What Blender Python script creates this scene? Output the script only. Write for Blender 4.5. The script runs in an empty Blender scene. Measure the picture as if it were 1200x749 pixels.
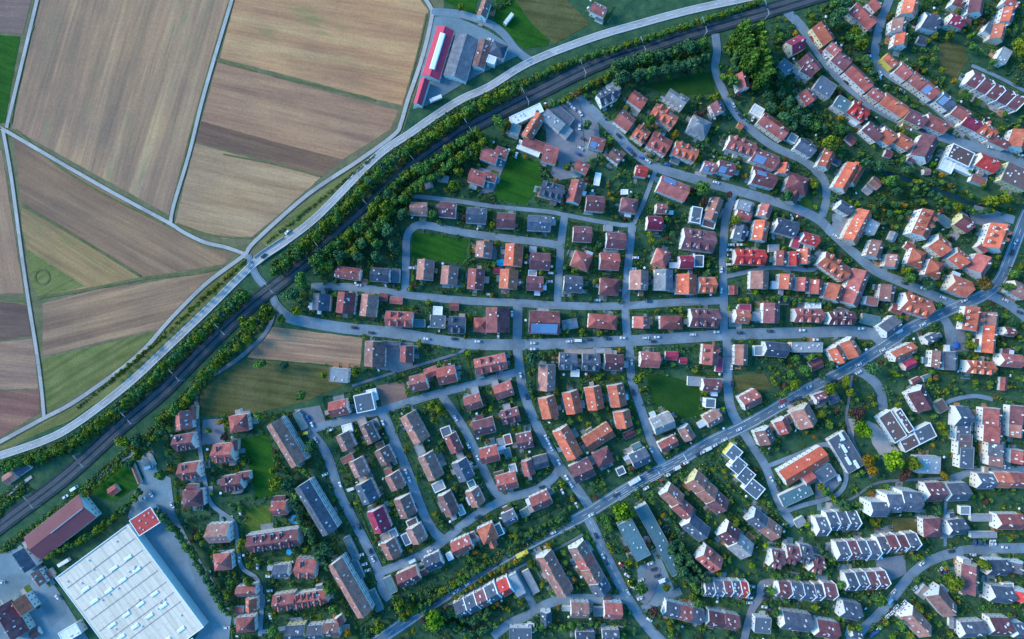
# ---------------------------------------------------------------- survey data
# Plan coordinates are read off an aerial survey: x right, y down, 0.62 m per unit.
# building lines: x y length width ridge-angle roof-code [flags]
# flags: f flat, r white-rimmed flat, h hip, s/t solar on right/left slope, p party wall, d dormers, x wing/low shed,
#        g garage, k shed, A apartment block, F hall, w wing that belongs to the building before it, N no chimney, y yellow wall
ROWS = [
("in the row north of the pitch lane", """
490 244 20 15 3 P
524 245 20 18 5 B
558 252 24 18 4 S
593 258 22 18 3 B
632 261 28 18 3 S
502 216 10 9 -15 Ggf
519 209 8 13 100 Gk
"""),
("beside the cul-de-sac under the railway trees", """
573.5 181 20 15 20 R
587.5 178 15 12 20 R
559 207 20 16 18 R
574.5 207 14 10 18 R
"""),
("directly right of the small green pitch", """
567 292 19 19 95 P
602 298.5 26 21 95 O
633 306 24 20 3 B
624.5 292 9 7 3 Ggf
"""),
("in the row below the small green pitch", """
497.5 316 24 19 95 P
526 322.5 22 19 95 P
557.5 327 24 19 95 R
596 327 23 21 95 O
627 332 20 17 4 B
624 320 10 7 4 Ggfr
583 317 9 7 4 Mk
"""),
("at the left end of the upper lane", """
407 320 28 14 8 R
445 322 22 16 3 S
464 323 16 9 93 Swf
427 330 6 6 0 Pk
"""),
("in the left group above the main street", """
375 354 20 20 95 S
404 355 25 21 97 R
431 358 26 19 97 P
467 374 32 18 3 Rd
449 348 10 9 5 Rk
464 352 15 8 5 Rk
492 379 9 12 90 Tgf
513 377 17 15 3 Sf
513 364 11 10 3 Wwr
535 381 20 20 3 Sd
532 359 11 9 2 Rk
"""),
("in the middle group above the main street", """
583 375 30 27 90 B
563 381 17 17 5 Rwh
638 378 36 27 2 Bs
668 380 12 18 80 Gk
707 377 34 17 5 Rh
753 378 14 19 92 R
787.5 378 26 16 0 Rh
827 373 34 22 2 Bd
871 371 17 16 5 O
873 361 14 9 0 Mwf
888 371 12 11 0 Ggf
"""),
("in the block right of the pitch houses", """
683 274 22 18 3 B
722.5 281.5 23 19 4 B
713 267 10 8 4 Ggf
682 305 22 20 20 Rh
715 306 23 20 3 R
672 333 22 19 5 S
715 336 23 20 5 Bh
"""),
("in the row above the upper lane", """
750 328 23 21 92 P
779 328 25 21 92 G
806 333 24 23 92 O
830 334 20 19 0 Od
776 302 20 17 -70 Rh
805 307 16 15 0 M
819 306 14 11 92 Sr
860 340 11 10 90 Rk
892 328 21 21 92 P
"""),
("right of the car park lawn", """
647 223 27 19 15 Sd
675 224 27 16 105 R
698 238 22 18 5 B
738 240 20 17 10 Bh
700 210 15 7 100 Wgf
790 220 36 20 22 Rt
776 244 13 11 5 R
768 261 18 16 3 M
732 225 8 6 0 Wkf
"""),
("around the upper car park", """
648 141 28 12 40 Gf
656 132 36 12 40 Swf
663 154 12 13 40 Gwf
617 134 40 11 -25 Wf
604 151 11 11 20 Tf
625 147 32 13 122 O
628 169 32 12 20 Rw
620 174 28 11 22 Wwf
645 180 18 20 15 R
712 112 22 15 -28 Sd
719 102 14 12 -28 Gwf
700 167 18 14 15 Rs
722 182 16 13 35 P
682 195 17 12 25 R
752 200 14 13 10 V
"""),
("in the double row above the curving street", """
748 116 20 15 35 R
793 115 25 14 33 G
733 140 20 18 38 R
752 156 17 17 35 Od
779 135 31 17 33 Od
821 147 24 21 25 Gh
774 167 25 20 30 Rd
804 177 29 17 22 Od
842 125 14 14 65 B
832 195 15 12 15 Rs
852 196 20 15 15 Bs
871 94 19 14 75 R
"""),
("along the lane below the poplars", """
908 147 36 16 36 R
887.5 130 14 12 30 Wwf
929 162 10 10 30 Gwr
946 172 22 15 30 S
870 170 33 17 18 Rd
898 185 31 17 22 Rs
868 147 7 7 30 Ok
920 197 13 13 100 O
888 200 12 10 15 Bk
970 187 20 14 115 O
981 188 11 9 30 Sk
994 207 34 16 120 O
"""),
("on the left side of the upper right street", """
934.5 51 18 17 -28 M
951 74 24 19 50 B
921 78 15 13 35 Sf
948 112 17 15 55 R
967 102 22 18 33 Sf
987 122 17 15 33 Tf
1008 129 22 18 33 Vd
998 163 12 9 40 Bk
1018 154 9 8 30 Gk
923 82 9 7 0 Sk
948 82 16 10 30 B
"""),
("on the right side of the upper right street", """
967 37 25 17 57 O
979 56 15 13 40 R
988.5 69 20 17 40 B
1009 90 34 15 43 R
1028 109 16 13 35 R
1050 122 32 16 33 O
1075 137 24 15 25 B
1099 144 27 15 25 R
"""),
("beside the top right bend", """
1013.5 17 32 17 41 R
1027 4 14 12 50 R
1045 70 17 10 42 Oy
1069 7 20 18 105 O
1056 29 15 17 100 P
1058 46 14 15 100 O
1093 23 18 19 15 S
1123 23 17 14 20 M
1125 2 14 9 20 R
1147 5 20 17 100 B
1183 17 18 13 105 O
1172.5 37 18 16 105 O
1161 34 12 12 30 Sf
1177 65 17 12 120 Gf
1082 47 12 9 20 Sk
1187 2 16 10 30 R
"""),
("in the row following the bend downward", """
1061.5 82 17 16 38 R
1077 93 17 16 38 R
1092 104 19 16 38 Rs
1111 117 18 16 38 Ss
1128 131 20 15 28 R
1142 144 24 14 25 M
1159 152 20 16 30 Od
1172 165 24 10 25 R
1197 163 22 20 110 O
"""),
("in the white-walled terrace at the right edge", """
1145 91 13 19 27 Bp
1157 98 13 19 27 Bp
1169 105 13 19 27 Bp
1181 111 13 19 27 Bp
1193 117 13 19 27 Bp
"""),
("on the town side of the stream", """
1025 153 22 15 40 B
1042 158 17 17 35 O
1061 165 19 15 32 O
1087 173 28 22 120 B
1126 182 28 18 25 Br
1112 190 16 24 25 Wwf
1127 196 26 10 25 Wwf
1141 190 8 14 25 Gwf
1160 190 24 17 25 V
1147 211 18 9 20 Rwf
1192 207 32 24 25 Bf
1042 180 9 9 20 Bk
1087 201 8 7 0 Pk
1004 203 26 14 120 Ow
"""),
("beside the orchard above the stream", """
1027 214 13 11 40 Pk
1018 222 10 9 40 Gk
992 243 17 12 30 S
1007 265 40 18 118 O
1022 266 16 13 118 Gf
1028 292 20 16 110 P
1047 277 11 9 115 Gk
1048 306 15 15 105 P
"""),
("in the orange-roofed cluster at the right", """
1067 289 12 9 30 Rk
1086 262 32 20 115 OAd
1107 258 20 8 40 Tgf
1133 261 18 17 35 B
1105 287 20 20 39 O
1127 302 19 18 39 O
1077 302 20 18 110 Oh
1098 315 20 18 110 Oh
1128 335 25 20 22 O
1152 311 22 22 125 R
1172 278 30 24 110 Od
1153 290 12 8 40 Rw
"""),
("by the Y junction in the middle", """
897 209 27 17 15 Bt
937 215 26 22 20 Bh
930 230 14 14 115 Bw
837.5 245 28 14 110 P
816 252 19 12 100 Sr
831 261 15 12 15 Bwr
820 281 38 25 8 Bd
872 252 17 10 20 R
872 241 16 12 15 Gf
869 272 17 14 105 S
898 247 15 14 110 R
893 270 24 17 100 O
923 266 26 18 15 S
951 280 20 13 18 V
933 284 14 9 110 Mkf
907 291 12 9 0 Ggf
"""),
("in the red cluster below the Y junction", """
880 301 36 18 2 Vd
917 302 17 12 92 R
932 303 17 12 92 V
945 300 18 12 92 O
980 312 36 19 35 Od
1005 337 42 21 112 R
923 330 18 16 95 O
942 333 16 14 95 R
958 336 17 14 95 R
980 343 19 20 110 O
1022 353 14 10 12 Rf
1042 343 19 17 98 P
1052 362 14 11 20 Rk
"""),
("above the right part of the main street", """
906 367 24 19 92 B
920 352 12 10 5 Sk
949 370 33 16 2 Rd
953 358 18 7 0 Wkf
988 373 30 15 0 Bd
1021 375 22 12 12 Tk
1046 383 22 18 -35 S
"""),
("at the right hand main junction", """
1077 358 34 22 18 Od
1143 374 28 20 100 Od
1165 374 16 15 95 P
1162 398 32 16 95 O
1185 389 13 10 10 R
1197 340 20 16 30 P
"""),
("below the right part of the main street", """
870 416 24 15 92 P
891 411 15 12 0 Ggr
911 410 27 17 5 S
946 407 36 12 0 Gf
983 416 21 14 60 O
999 408 22 17 60 O
957 427 15 12 -25 Bk
881 469 22 18 -28 R
963 467 14 12 -20 B
978 468 12 10 -20 Sk
"""),
("right of the long diagonal road", """
1061 413 28 13 -25 O
1067 427 14 11 -25 Mw
1093 397 14 10 -25 S
1100 421 20 12 95 P
1117 423 22 16 90 S
1151 431 32 15 5 Od
1188 423 26 15 5 R
1177 450 16 8 95 Rk
1082 468 26 21 60 B
1103 476 14 12 60 Bwf
1074 446 11 6 -25 Bk
1087 443 10 7 -20 Tk
"""),
("at the left side below the main street", """
438 415 30 24 92 P
458 404 20 8 5 Sw
476 415 19 15 92 R
397 440 22 16 5 Gf
396 479 22 18 -12 R
427 472 22 21 -12 Sr
436 463 14 12 78 Wwf
490 449 20 19 -12 R
505 436 16 11 -20 Rw
523 440 22 20 -12 R
575 427 38 19 -12 Rd
562 438 11 9 78 Tgf
556 457.5 10 9 -12 Ggf
554 472 20 17 -18 R
590 458 22 17 -18 R
580 450 9 9 -18 Ggf
"""),
("in the middle below the main street", """
641 443 31 20 92 P
666 424 21 20 3 Sd
693 425 21 20 3 Sd
720 425 22 19 3 B
674 437 10 9 3 Wkf
680 412 36 6 0 Pgf
706 411 20 6 0 Ggf
732 427 8 9 92 Ggf
762.5 422 23 18 3 R
787.5 417 15 10 3 Mk
801 423 9 7 3 Mk
834 416 24 19 95 Rd
843 428 16 8 95 Mwf
835 452 21 15 3 B
816 447 20 11 3 Ggf
832.5 472.5 12 11 3 Sr
837 491 19 16 -30 P
"""),
("in the orange pair rows on the slope", """
643 478 25 20 77 O
671 472 26 19 77 O
697 467 27 19 80 O
724 464 26 19 80 O
731 492 20 19 78 O
665.5 520 38 20 62 O
702 513 36 19 -32 O
707.5 537 21 19 -25 Bh
683 553 26 22 -25 B
738 509 15 8 -25 Bk
751 538 22 18 -25 S
747 525 12 10 -25 Tk
727.5 552 10 9 -25 Sgr
778 497 25 20 -22 G
784 521 22 13 -27 R
806 508 17 14 60 P
"""),
("along the leftmost estate street", """
404 518 20 17 65 P
407 502 12 10 -15 Wgf
419 549 20 17 65 P
407 538 14 8 -25 Rgf
429 578 25 21 65 S
443 611 27 21 68 M
452 629 12 8 -25 Pgf
461 625 10 9 65 Ggr
457 645 21 18 65 P
"""),
("along the second estate street", """
432 508 24 15 65 P
425 496 12 10 65 Pgf
450 535 19 18 62 P
446 523 10 9 65 Bgf
462 565 19 18 62 P
455 553 9 8 65 Rgf
474 595 24 20 68 P
483 612 13 8 -25 Bgr
487.5 627.5 20 18 65 P
476 632 14 8 65 Sgr
"""),
("between the second and third estate streets", """
485 502 36 20 62 P
492 527 12 10 65 Ggf
504 547.5 31 19 65 P
514 570 14 11 -25 Ggr
523 506 12 12 -20 Sgr
531 520 22 15 65 R
540 536 10 8 65 Ggf
542 552 24 19 65 S
552.5 567 9 9 65 Tgr
556.5 584 20 17 65 P
525 592 27 17 65 P
540 598 12 8 65 Ggr
"""),
("right of the third estate street", """
567 501 25 18 -14 B
598 488 22 16 -14 Bd
594 478 9 9 -14 Ggf
573.5 534 22 18 -14 R
595 531 12 8 76 Tgf
594 566 24 19 -14 R
601 549 10 9 76 Ggr
585 556 12 7 -14 Bgf
615 517.5 19 18 -12 B
587 518 9 8 -14 Ggf
595 515 12 9 76 Rgr
619 549 18 13 75 R
634 542 18 15 -15 Sw
"""),
("facing the long diagonal road", """
634 588 24 17 -25 R
621 597 8 8 -25 Pgf
615 601 10 9 -25 Tgf
597 608 16 15 -25 S
571.5 627 20 20 65 Oh
577 637 11 9 65 Ow
584 621 14 10 65 Tgr
541 641 24 17 -25 R
554 630 12 9 65 Bgf
527 652 9 7 65 Wgf
507.5 660 20 17 -25 S
478 678 26 17 -25 B
457 686 20 10 65 Tgf
"""),
("in the garage courts of the estate", """
352 493 22 8 62 Tgf
412 643 30 8 65 Tgf
419 667 24 8 65 Tgf
440 704 26 9 65 Tgf
622 682 29 9 62 Ggf
"""),
("in the left row of long apartment blocks", """
334 520 58 20 59 PAN
369 597 66 20 59 SAN
409 691 72 20 60 PAN
"""),
("in the old village quarter at the left", """
213 493 21 19 85 R
225 484 16 8 92 Rw
214 519 24 19 -8 Bd
220 553 24 19 -8 Rd
224 585 24 20 -5 Bh
224 572 12 8 0 Bw
278 497 22 20 -8 Rh
260 532 24 22 -5 Rd
273 522 12 9 92 Rw
271 567 24 18 -8 Bd
284 559 16 10 -8 Bw
254 627 26 22 -3 P
259 660 21 20 -5 Rh
319 635 61 20 -8 Bd
326 597 18 16 -5 R
327 586 13 9 -3 Bk
328 671 18 15 -5 S
357 668 24 22 5 Rd
"""),
("in the old village quarter at the bottom left", """
287.5 694 23 12 -5 R
293 710 16 13 90 O
279 716 10 8 0 Rk
286 734 22 18 -4 Rh
332 707 26 18 -8 Rd
362 703 42 15 -8 Rd
345 743 22 16 -5 S
368 743 18 16 -5 S
388 740 18 16 -5 P
397 729 10 10 60 Rw
"""),
("in the stepped terrace below the diagonal road", """
541 716 14 20 -28 Sp
553 710 14 20 -28 Sp
565 704 14 20 -28 Bp
577 697 14 20 -28 Sp
592 690 14 20 -28 Vp
605 686 12 26 -28 Gf
"""),
("in the terrace left of the garden lane", """
642 660 20 21 60 P
650 675 18 21 60 P
659 690 18 21 60 P
"""),
("in the terrace beside the southern side street", """
680 648 18 21 60 P
687 660 12 22 60 R
695 674 18 22 60 P
704 690 16 22 60 S
"""),
("near the bottom centre edge", """
640 726 15 12 90 S
610 743 26 14 0 Sf
622 736 8 11 0 Sgr
680 717 21 18 2 P
702 717 12 10 0 Sgf
719 718 21 19 2 R
686 747 22 10 0 S
716 746 20 12 0 S
"""),
("behind the corner trees on the long road", """
773 633 90 15 61 TAf
743 633 48 19 62 TAf
"""),
("in the left terraces of the southern slope", """
789 582 22 20 42 P
801 597 20 18 42 R
817 620 28 21 40 S
833 657 26 21 40 Rd
"""),
("in the right terraces of the southern slope", """
818 566 16 22 42 P
830 578 16 22 42 P
843 591 18 22 42 B
856 627 18 23 40 B
870 642 22 24 40 G
889 610 18 19 38 S
905 622 20 20 38 P
"""),
("in the stepped modern white group", """
860 531 15 16 40 Sry
865 546 15 17 40 Sr
874 558 16 18 40 Sry
884 573 20 17 40 Sr
"""),
("in the bottom terrace by the car park", """
788 717 17 18 15 S
804 721 15 18 15 R
818 724 14 18 15 S
840 728 20 18 12 B
858 731 18 18 12 B
832 692 11 18 3 Sp
843 692 11 18 3 Sp
853 692 11 18 3 Bp
863 692 11 18 3 Sp
872 693 10 18 8 Vp
"""),
("in the zigzag terrace with red stair towers", """
912 657 15 21 10 Bd
929 652 15 21 10 Bd
945 651 15 21 10 Sd
959 663 15 20 10 Bd
"""),
("in the blue grey terrace at the bottom", """
920 693 15 19 8 Bp
934 694 15 19 8 Sp
948 696 15 19 8 Sp
960 696 10 19 8 Sp
973 695 15 19 8 Bp
"""),
("along the bottom edge right of the car park", """
935 731 34 21 8 S
894 733 19 18 4 Sf
971 740 26 20 10 B
999 718 22 20 12 S
1005 745 12 9 12 S
"""),
("in the upper white-edged terrace", """
965 619 13 22 -3 Sp
977 613 12 22 -3 Sp
988.5 612 12 22 -3 Sp
1001 612 12 22 -3 Sp
"""),
("in the second white-edged terrace", """
989 648 13 22 -3 Sp
1001 647 12 22 -3 Bp
1012.5 647 12 22 -3 Sp
1025 647 12 22 -3 Sp
"""),
("in the third white-edged terrace", """
1036 641 11 20 -3 Sp
1046.5 639 12 20 -3 Bp
1058 639 12 20 -3 Bp
1070.5 637 13 20 -3 Sp
"""),
("in the lowest white-edged terrace", """
999 684 12 21 -3 Sp
1011 683 12 21 -3 Sp
1023 683 12 21 -3 Bp
1035 682 12 21 -3 Bp
"""),
("around the long red-roofed hall", """
945 489 24 23 62 P
898 512 18 19 68 P
919 500 17 15 62 R
927 490 10 9 62 Bgf
938 612 12 10 -30 Ggf
"""),
("in the slate terrace of the right block", """
1131 489 16 24 3 S
1129 505 16 24 3 Sf
1131 521 16 24 3 Bf
1133 537 16 24 3 Sf
"""),
("in the orange-fronted terrace of the right block", """
1167 489 20 22 93 R
1168 509 20 22 93 R
1172 527 17 20 93 S
1172 541 12 19 93 P
1196 487 22 18 93 B
1194 505 16 16 93 P
1196 536 16 16 93 R
"""),
("below the angular white-rimmed flat roofs", """
1088 545 28 20 2 Gf
1098 578 21 22 -3 B
1125 578 24 21 -3 S
1131 598 12 10 0 Ggr
1096 620 22 22 -3 Bh
1124 619 20 18 -8 S
1158 565 20 18 2 S
1177 564 20 18 2 O
1195 564 18 18 2 R
1153 607 30 8 0 Ggf
1153 627 30 7 0 Ggf
1187 613 31 18 0 R
"""),
("in the stepped white apartment group", """
1032 598 20 17 0 SAN
1050 591 18 21 0 SAN
1070 589 23 23 5 SAN
"""),
("in the bottom right corner block", """
1140 680 34 20 92 B
1133 661 11 9 92 Gf
1172 667 24 18 0 S
1195 666 12 18 90 S
1177 699 26 19 5 S
1181 687 13 8 0 Ggr
1197 699 12 20 90 V
1107 707 32 21 50 P
1077 731 33 20 48 P
1083 694 15 10 -50 Pgf
1058 720 14 9 -50 Pgf
1143 740 28 18 -3 S
1175 737 24 21 2 B
1197 741 12 18 0 S
1117 731 12 7 92 Gk
"""),
("at the top edge above the highway", """
567 9 20 11 110 P
702 10 18 12 25 R
"""),
("in the works yard at the bottom left", """
25 659 26 17 55 S
43 679 18 12 55 P
23 712 20 19 55 O
8 730 42 26 60 B
40 743 12 10 -30 Rk
82 742 24 14 -30 Wf
10 560 15 12 -35 Pk
25 550 17 10 -35 Sk
158 554 28 4.5 68 Pk
132 575 12 10 -35 Rk
"""),
]
# halls and public buildings, each with its own label
SPECIAL = [
("factory_hall","long crimson-roofed factory hall with a white ridge skylight beside the striped field","factory", [(513,61,61,21,107,'MF'),(493.5,107,31,10,107,'MF')],'ridge'),
("warehouse","grey saw-edged warehouse right of the crimson factory hall","warehouse", [(540,66,52,27,107,'GF')],''),
("workshop","pinkish workshop with white lower wall beside the grey warehouse","workshop", [(564.5,62.5,33,14,105,'PF')],''),
("office_house","dark hip-roofed office house at the road corner of the factory yard","house", [(584,57,18,16,20,'Sh'),(576,70,10,9,20,'Wf')],''),
("factory_hall","big maroon-roofed hall between the railway and the white logistics hall","factory", [(68,619,82,33,-38,'BF')],''),
("office_building","white-rimmed office building with red roof panels beside the white hall","office", [(170,611,30,22,-33,'Vr')],''),
("logistics_hall","huge white flat-roofed hall with rows of skylights at the bottom left","warehouse", [(152,706,150,106,53.5,'Wf')],'big'),
("public_hall","long red-roofed hall with orange stripes inside its access ring road","hall", [(944,547,58,20,-31,'V'),(968,555,20,16,-31,'Sf'),(933,580,38,15,-25,'Tf'),(950,562,14,12,-31,'R')],'orange'),
("flat_roofed_building","long blue-grey flat-roofed building right of the red-roofed hall","building", [(992,530,46,22,59,'Sf')],'annex'),
("angular_building","angular brown flat-roofed building with white rims beside a grey plaza","building", [(1046,500,36,17,57,'Br'),(1066,519,20,15,-28,'Br'),(1060,493,30,8,57,'Br'),(1084,508,22,18,-27,'Sr')],''),
]
NAMED_STREETS = [
("the straight highway",9.2,'hwy',"0,534 50,517 87,498 148,452 200,404 246,360 280,326 306,302 340,279 376,250 440,185 480,157 507,138 540,117 573,102 621,73 690,46 750,28 810,12 880,-3 930,-14"),
("the field road beside the highway",4.5,'farm',"-10,524 0,518 48,492 92,468 160,418 200,374 240,334 280,304 288,298 300,282 361,228 421,188 462,158 470,144 478,117 495,67 506,20 504,8 496,-4"),
("the factory access road",6,'res',"506,14 540,17 573,28 590,40 606,60 624,73"),
("the diagonal farm track",4.2,'farm',"0,151 8,154 80,196 140,230 196,260 215,272 240,284 265,290 288,298"),
("the upper left farm track",4,'farm',"46,-6 44,0 26,75 8,150"),
("the left farm track",4,'farm',"4,153 14,210 26,300 34,354 43,410 49,455 52,488"),
("the middle farm track",4,'farm',"274,-6 272,0 240,108 222,180 204,240 200,262"),
("the main street",10,'res',"322,357 330,366 345,374 400,384 460,390 540,402 600,404 680,402 780,397 860,392 940,390 1012,389 1035,402"),
("the long diagonal road",11,'main',"440,752 457,741 497,714 520,699 587,655 637,628 687,602 747,565 797,539 830,519 880,495 947,456 997,430 1047,398 1067,384 1117,361 1150,347 1170,330 1183,302 1198,262 1204,248"),
("the curving upper street",8,'res',"672,110 698,133 723,158 740,176 767,195 800,206 850,220 893,232 925,242 957,256 975,273 1000,296 1025,317 1050,328 1083,342 1120,358"),
("the lane below the poplars",6.5,'res',"838,40 840,60 838,80 845,102 860,130 878,150 903,170 937,186 953,197 966,213 968,233 963,254"),
("the upper right street",8,'res',"914,6 923,15 940,33 960,63 980,88 1002,108 1033,130 1075,150 1117,165 1158,177 1204,193"),
("the top right bend",7,'res',"1043,-4 1030,33 1025,63 1030,76 1042,88 1067,103 1093,123 1117,143 1140,160 1141,174"),
("the terrace lane",4,'res',"1138,77 1168,90 1204,109"),
("the lane north of the pitch",5,'res',"482,230 523,234 578,242 640,248 662,252 703,260 738,264 747,252 755,235 768,200"),
("the pitch lane",6,'res',"475,342 476,300 477,278 484,267 498,264 540,272 582,278 640,285 655,288"),
("the short link lane",6,'res',"662,252 657,290 653,357"),
("the upper lane",6,'res',"365,336 420,337 473,345 540,352 607,355 653,358 720,359 783,355 847,352"),
("the middle cross lane",6.5,'res',"741,264 738,290 733,357 735,395"),
("the courtyard lane",6.5,'res',"859,228 850,258 847,305 848,352 848,392"),
("the red cluster lane",5,'res',"848,325 870,320 902,314 930,315 953,316 960,304 955,296"),
("the short connection",8,'res',"607,355 606,404"),
("the slope street",8,'res',"606,406 612,452 623,485 637,513 658,550 678,575 692,596"),
("the lawn street",7,'res',"738,400 740,443 753,485 768,530 779,546"),
("the short right street",8,'res',"852,394 854,468 866,498"),
("the meadow path",3.2,'path',"413,452 467,435 533,415 545,408"),
("the estate entry street",6.5,'res',"365,503 400,493 450,480 493,467 525,458 557,450 606,436"),
("the third estate street",7,'res',"517,462 533,485 550,513 567,550 578,573 590,585"),
("the estate bottom street",7,'res',"440,672 465,663 507,643 553,607 590,586 625,575 646,562 655,550"),
("the leftmost estate street",8,'res',"348,482 360,502 382,530 398,577 413,607 428,635 443,667 449,691 457,702"),
("the second estate street",8,'res',"447,483 453,493 465,522 478,553 495,598 508,622 519,632"),
("the old quarter lane",5,'res',"231,472 232,493 235,527 240,560 248,590 273,610 278,627 283,663 302,679 307,707 305,745"),
("the bottom left lane",5,'res',"305,740 327,737 360,731 383,729"),
("the railway footpath",4.5,'path',"324,354 313,388 280,420 248,441 233,455 230,474"),
("the underpass road",6,'res',"290,299 301,324 316,341 324,358"),
("the bottom right street",9,'res',"996,752 1000,747 1033,716 1067,674 1092,656 1125,646 1160,643 1204,642"),
("the right block lane",6,'res',"1113,562 1143,553 1204,550"),
("the short lane by the hip roofs",4,'res',"1107,640 1107,600 1110,562"),
("the park path",3.2,'path',"975,592 998,584 1027,566 1070,562 1113,560"),
("the right side road",8,'res',"1155,344 1180,356 1204,374"),
("the forecourt road",7,'res',"1100,366 1110,380 1117,398 1110,412"),
("the gravel lane",5,'res',"1096,482 1112,470 1140,464 1163,468"),
("the plaza drive",8,'res',"1000,432 1015,440 1030,455 1035,480"),
("the red hall drive",7,'res',"866,500 880,520 897,547 908,577 918,598 930,615"),
("the red hall ring road",5.5,'res',"897,547 933,533 963,521 978,527 988,545 991,560 986,574 973,583 940,592 918,600"),
("the southern side street",9,'res',"688,604 698,625 707,645 723,677 735,700 749,721 763,739 776,752"),
("the garden street",8,'res',"735,702 700,702 678,701 645,706 620,720 595,732 578,746"),
("the roadside path",3,'path',"520,711 587,677 603,667 645,647 683,626"),
("the garage lane",6,'res',"603,668 615,690 626,712"),
("the lower car park",16,'lot',"766,664 760,690 750,704"),
("the parking lane",6,'res',"752,714 772,705 798,692"),
("the right car park",9,'lot',"913,682 893,684 890,700 880,716 871,752"),
("the upper car park lane",10,'lot',"672,108 676,140 680,172"),
("the park footpath",3,'path',"998,440 994,470 993,500 1020,560"),
("the left yard track",3.5,'farm',"-4,590 38,558"),
("the yard access road",6,'farm',"92,580 120,556 150,534 172,530 182,545"),
("the brook bridge road",7,'res',"1188,258 1140,245"),
]
CARS = """677 399 0 wv|667 400 0 w|625 402 0 w|625 409 0 w|757 396 0 w|765 400 0 d|770 395 0 w|712 397 0 d|812 392 0 w|867 390 0 d|902 388 0 d|917 470 -25 r|916 476 -25 w|928 471 -25 d|936 467 -25 d|948 453 -25 w|1006 427 -25 w|956 398 0 w|1053 388 -28 wv|1009 385 0 w|1081 380 -28 w|1006 436 -28 w|1119 405 90 bv|1105 349 20 w|1082 338 20 w|399 568 65 w|411 592 65 d|421 617 65 d|483 657 -25 wv|504 645 -25 w|434 646 65 d|437 655 65 w|423 650 -15 w|427 661 -15 w|431 668 -15 w|482 582 65 w|487 593 65 r|480 562 65 w|449 496 65 w|370 516 65 w|359 507 -12 yv|476 553 65 w|387 504 -25 w|411 573 -20 wv|381 556 -20 w|534 490 65 w|549 522 65 w|560 537 65 w|552 544 65 w|640 513 62 w|643 519 62 w|646 525 62 w|655 542 62 w|664 560 55 w|669 568 55 w|659 576 60 w|671 584 60 r|676 592 60 w|637 537 70 w|635 571 -20 d|743 563 -28 wt|762 552 -28 d|757 572 -28 w|776 562 -28 r|782 557 -28 w|787 553 -28 d|793 548 -28 wv|804 542 -28 w|829 526 -28 wv|837 522 -28 w|849 515 -28 w|823 530 -28 w|818 532 -28 d|763 528 60 w|783 510 -28 d|612 648 -25 yt|536 691 -30 w|548 684 -30 w|526 690 -30 d|580 662 -28 d|648 624 -25 w|707 652 62 w|710 659 62 d|698 628 62 d|560 606 -28 d|497 716 -32 w|525 691 -30 d|533 694 -30 w|728 661 30 r|731 667 30 d|735 674 30 w|738 682 30 d|762 660 -20 w|766 667 -20 d|770 675 -20 d|776 680 -20 wv|751 680 -20 w|742 688 30 w|736 694 62 w|750 701 -20 w|761 726 30 w|881 687 5 w|880 693 5 d|879 700 5 w|878 706 5 w|899 686 5 w|898 693 5 d|897 700 5 d|896 711 5 w|903 714 5 d|1050 711 -45 w|1045 718 -45 w|1040 722 -45 w|1037 727 -45 r|1059 706 -45 w|1072 689 -45 w|1042 703 -50 wv|1030 736 -45 w|1027 740 -45 b|1022 743 -45 b|1047 693 -50 w|1142 636 90 b|1148 636 90 b|1153 636 90 b|1161 636 90 w|1165 636 90 w|1177 641 0 w|1133 651 0 d|1140 650 0 w|1102 667 -50 w|1106 671 -50 b|952 45 58 r|957 52 58 w|962 60 58 r|966 66 58 w|975 78 50 d|992 96 45 d|1012 114 35 w|1017 61 0 r|1017 66 0 w|1031 86 50 w|1057 107 30 w|1046 136 20 w|1067 147 20 w|1073 149 20 d|1081 153 20 r|1092 162 20 w|1161 173 15 w|1196 182 20 w|859 123 60 w|868 136 50 d|882 139 -60 w|725 159 42 d|737 175 42 b|742 180 42 d|752 185 30 b|759 189 30 w|782 193 15 b|764 180 20 w|679 149 95 w|680 174 30 w|684 163 30 d|677 180 30 b|667 122 40 w|672 127 40 w|680 133 60 w|605 182 105 w|587 191 100 w|572 217 100 w|839 214 18 w|936 254 10 r|927 255 60 w|979 277 38 w|857 287 0 w|867 287 0 w|855 293 0 w|855 299 0 d|855 304 0 w|855 310 0 w|845 316 90 w|745 302 0 w|742 315 0 w|646 320 0 w|644 330 0 w|600 368 90 w|584 393 90 w|574 345 0 w|532 397 0 d|384 339 5 d|397 323 5 wv|482 314 0 w|415 384 8 d|462 334 90 d|266 735 0 w|302 664 90 w|281 656 90 w|315 675 0 w|316 692 0 w|317 722 80 w|202 592 60 w|282 600 90 w|88 572 -35 wv|77 582 -35 w|177 579 60 w|167 584 -10 w|167 531 80 w|175 547 -20 wv|77 658 -30 wt|68 700 40 w|2 682 0 w|309 300 -42 d|337 272 -42 w|596 24 -52 wt|511 117 -20 wt|575 47 20 w|982 560 70 wv|693 603 -28 w|722 580 -28 d|640 640 -25 w|866 503 -28 w|977 447 -28 d|1034 410 -30 w|1130 352 -25 w|1190 283 -65 w|1186 296 -65 d|1060 332 15 d|940 387 0 w|840 389 0 w|730 396 0 w|560 400 3 w|500 397 8 w|435 390 6 d|690 398 0 d|480 340 10 d|420 334 2 w|700 352 0 w|760 353 0 d|845 340 90 w|610 440 80 w|617 465 75 d|740 425 90 w|742 460 80 d|857 430 90 w|858 450 90 d|1178 352 25 w|1195 366 25 d|1115 646 -10 d|1080 660 -40 w|1180 548 0 w|1160 554 0 d|904 562 62 w|912 572 62 d|352 484 62 w|361 490 62 b|366 498 62 w"""
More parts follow.
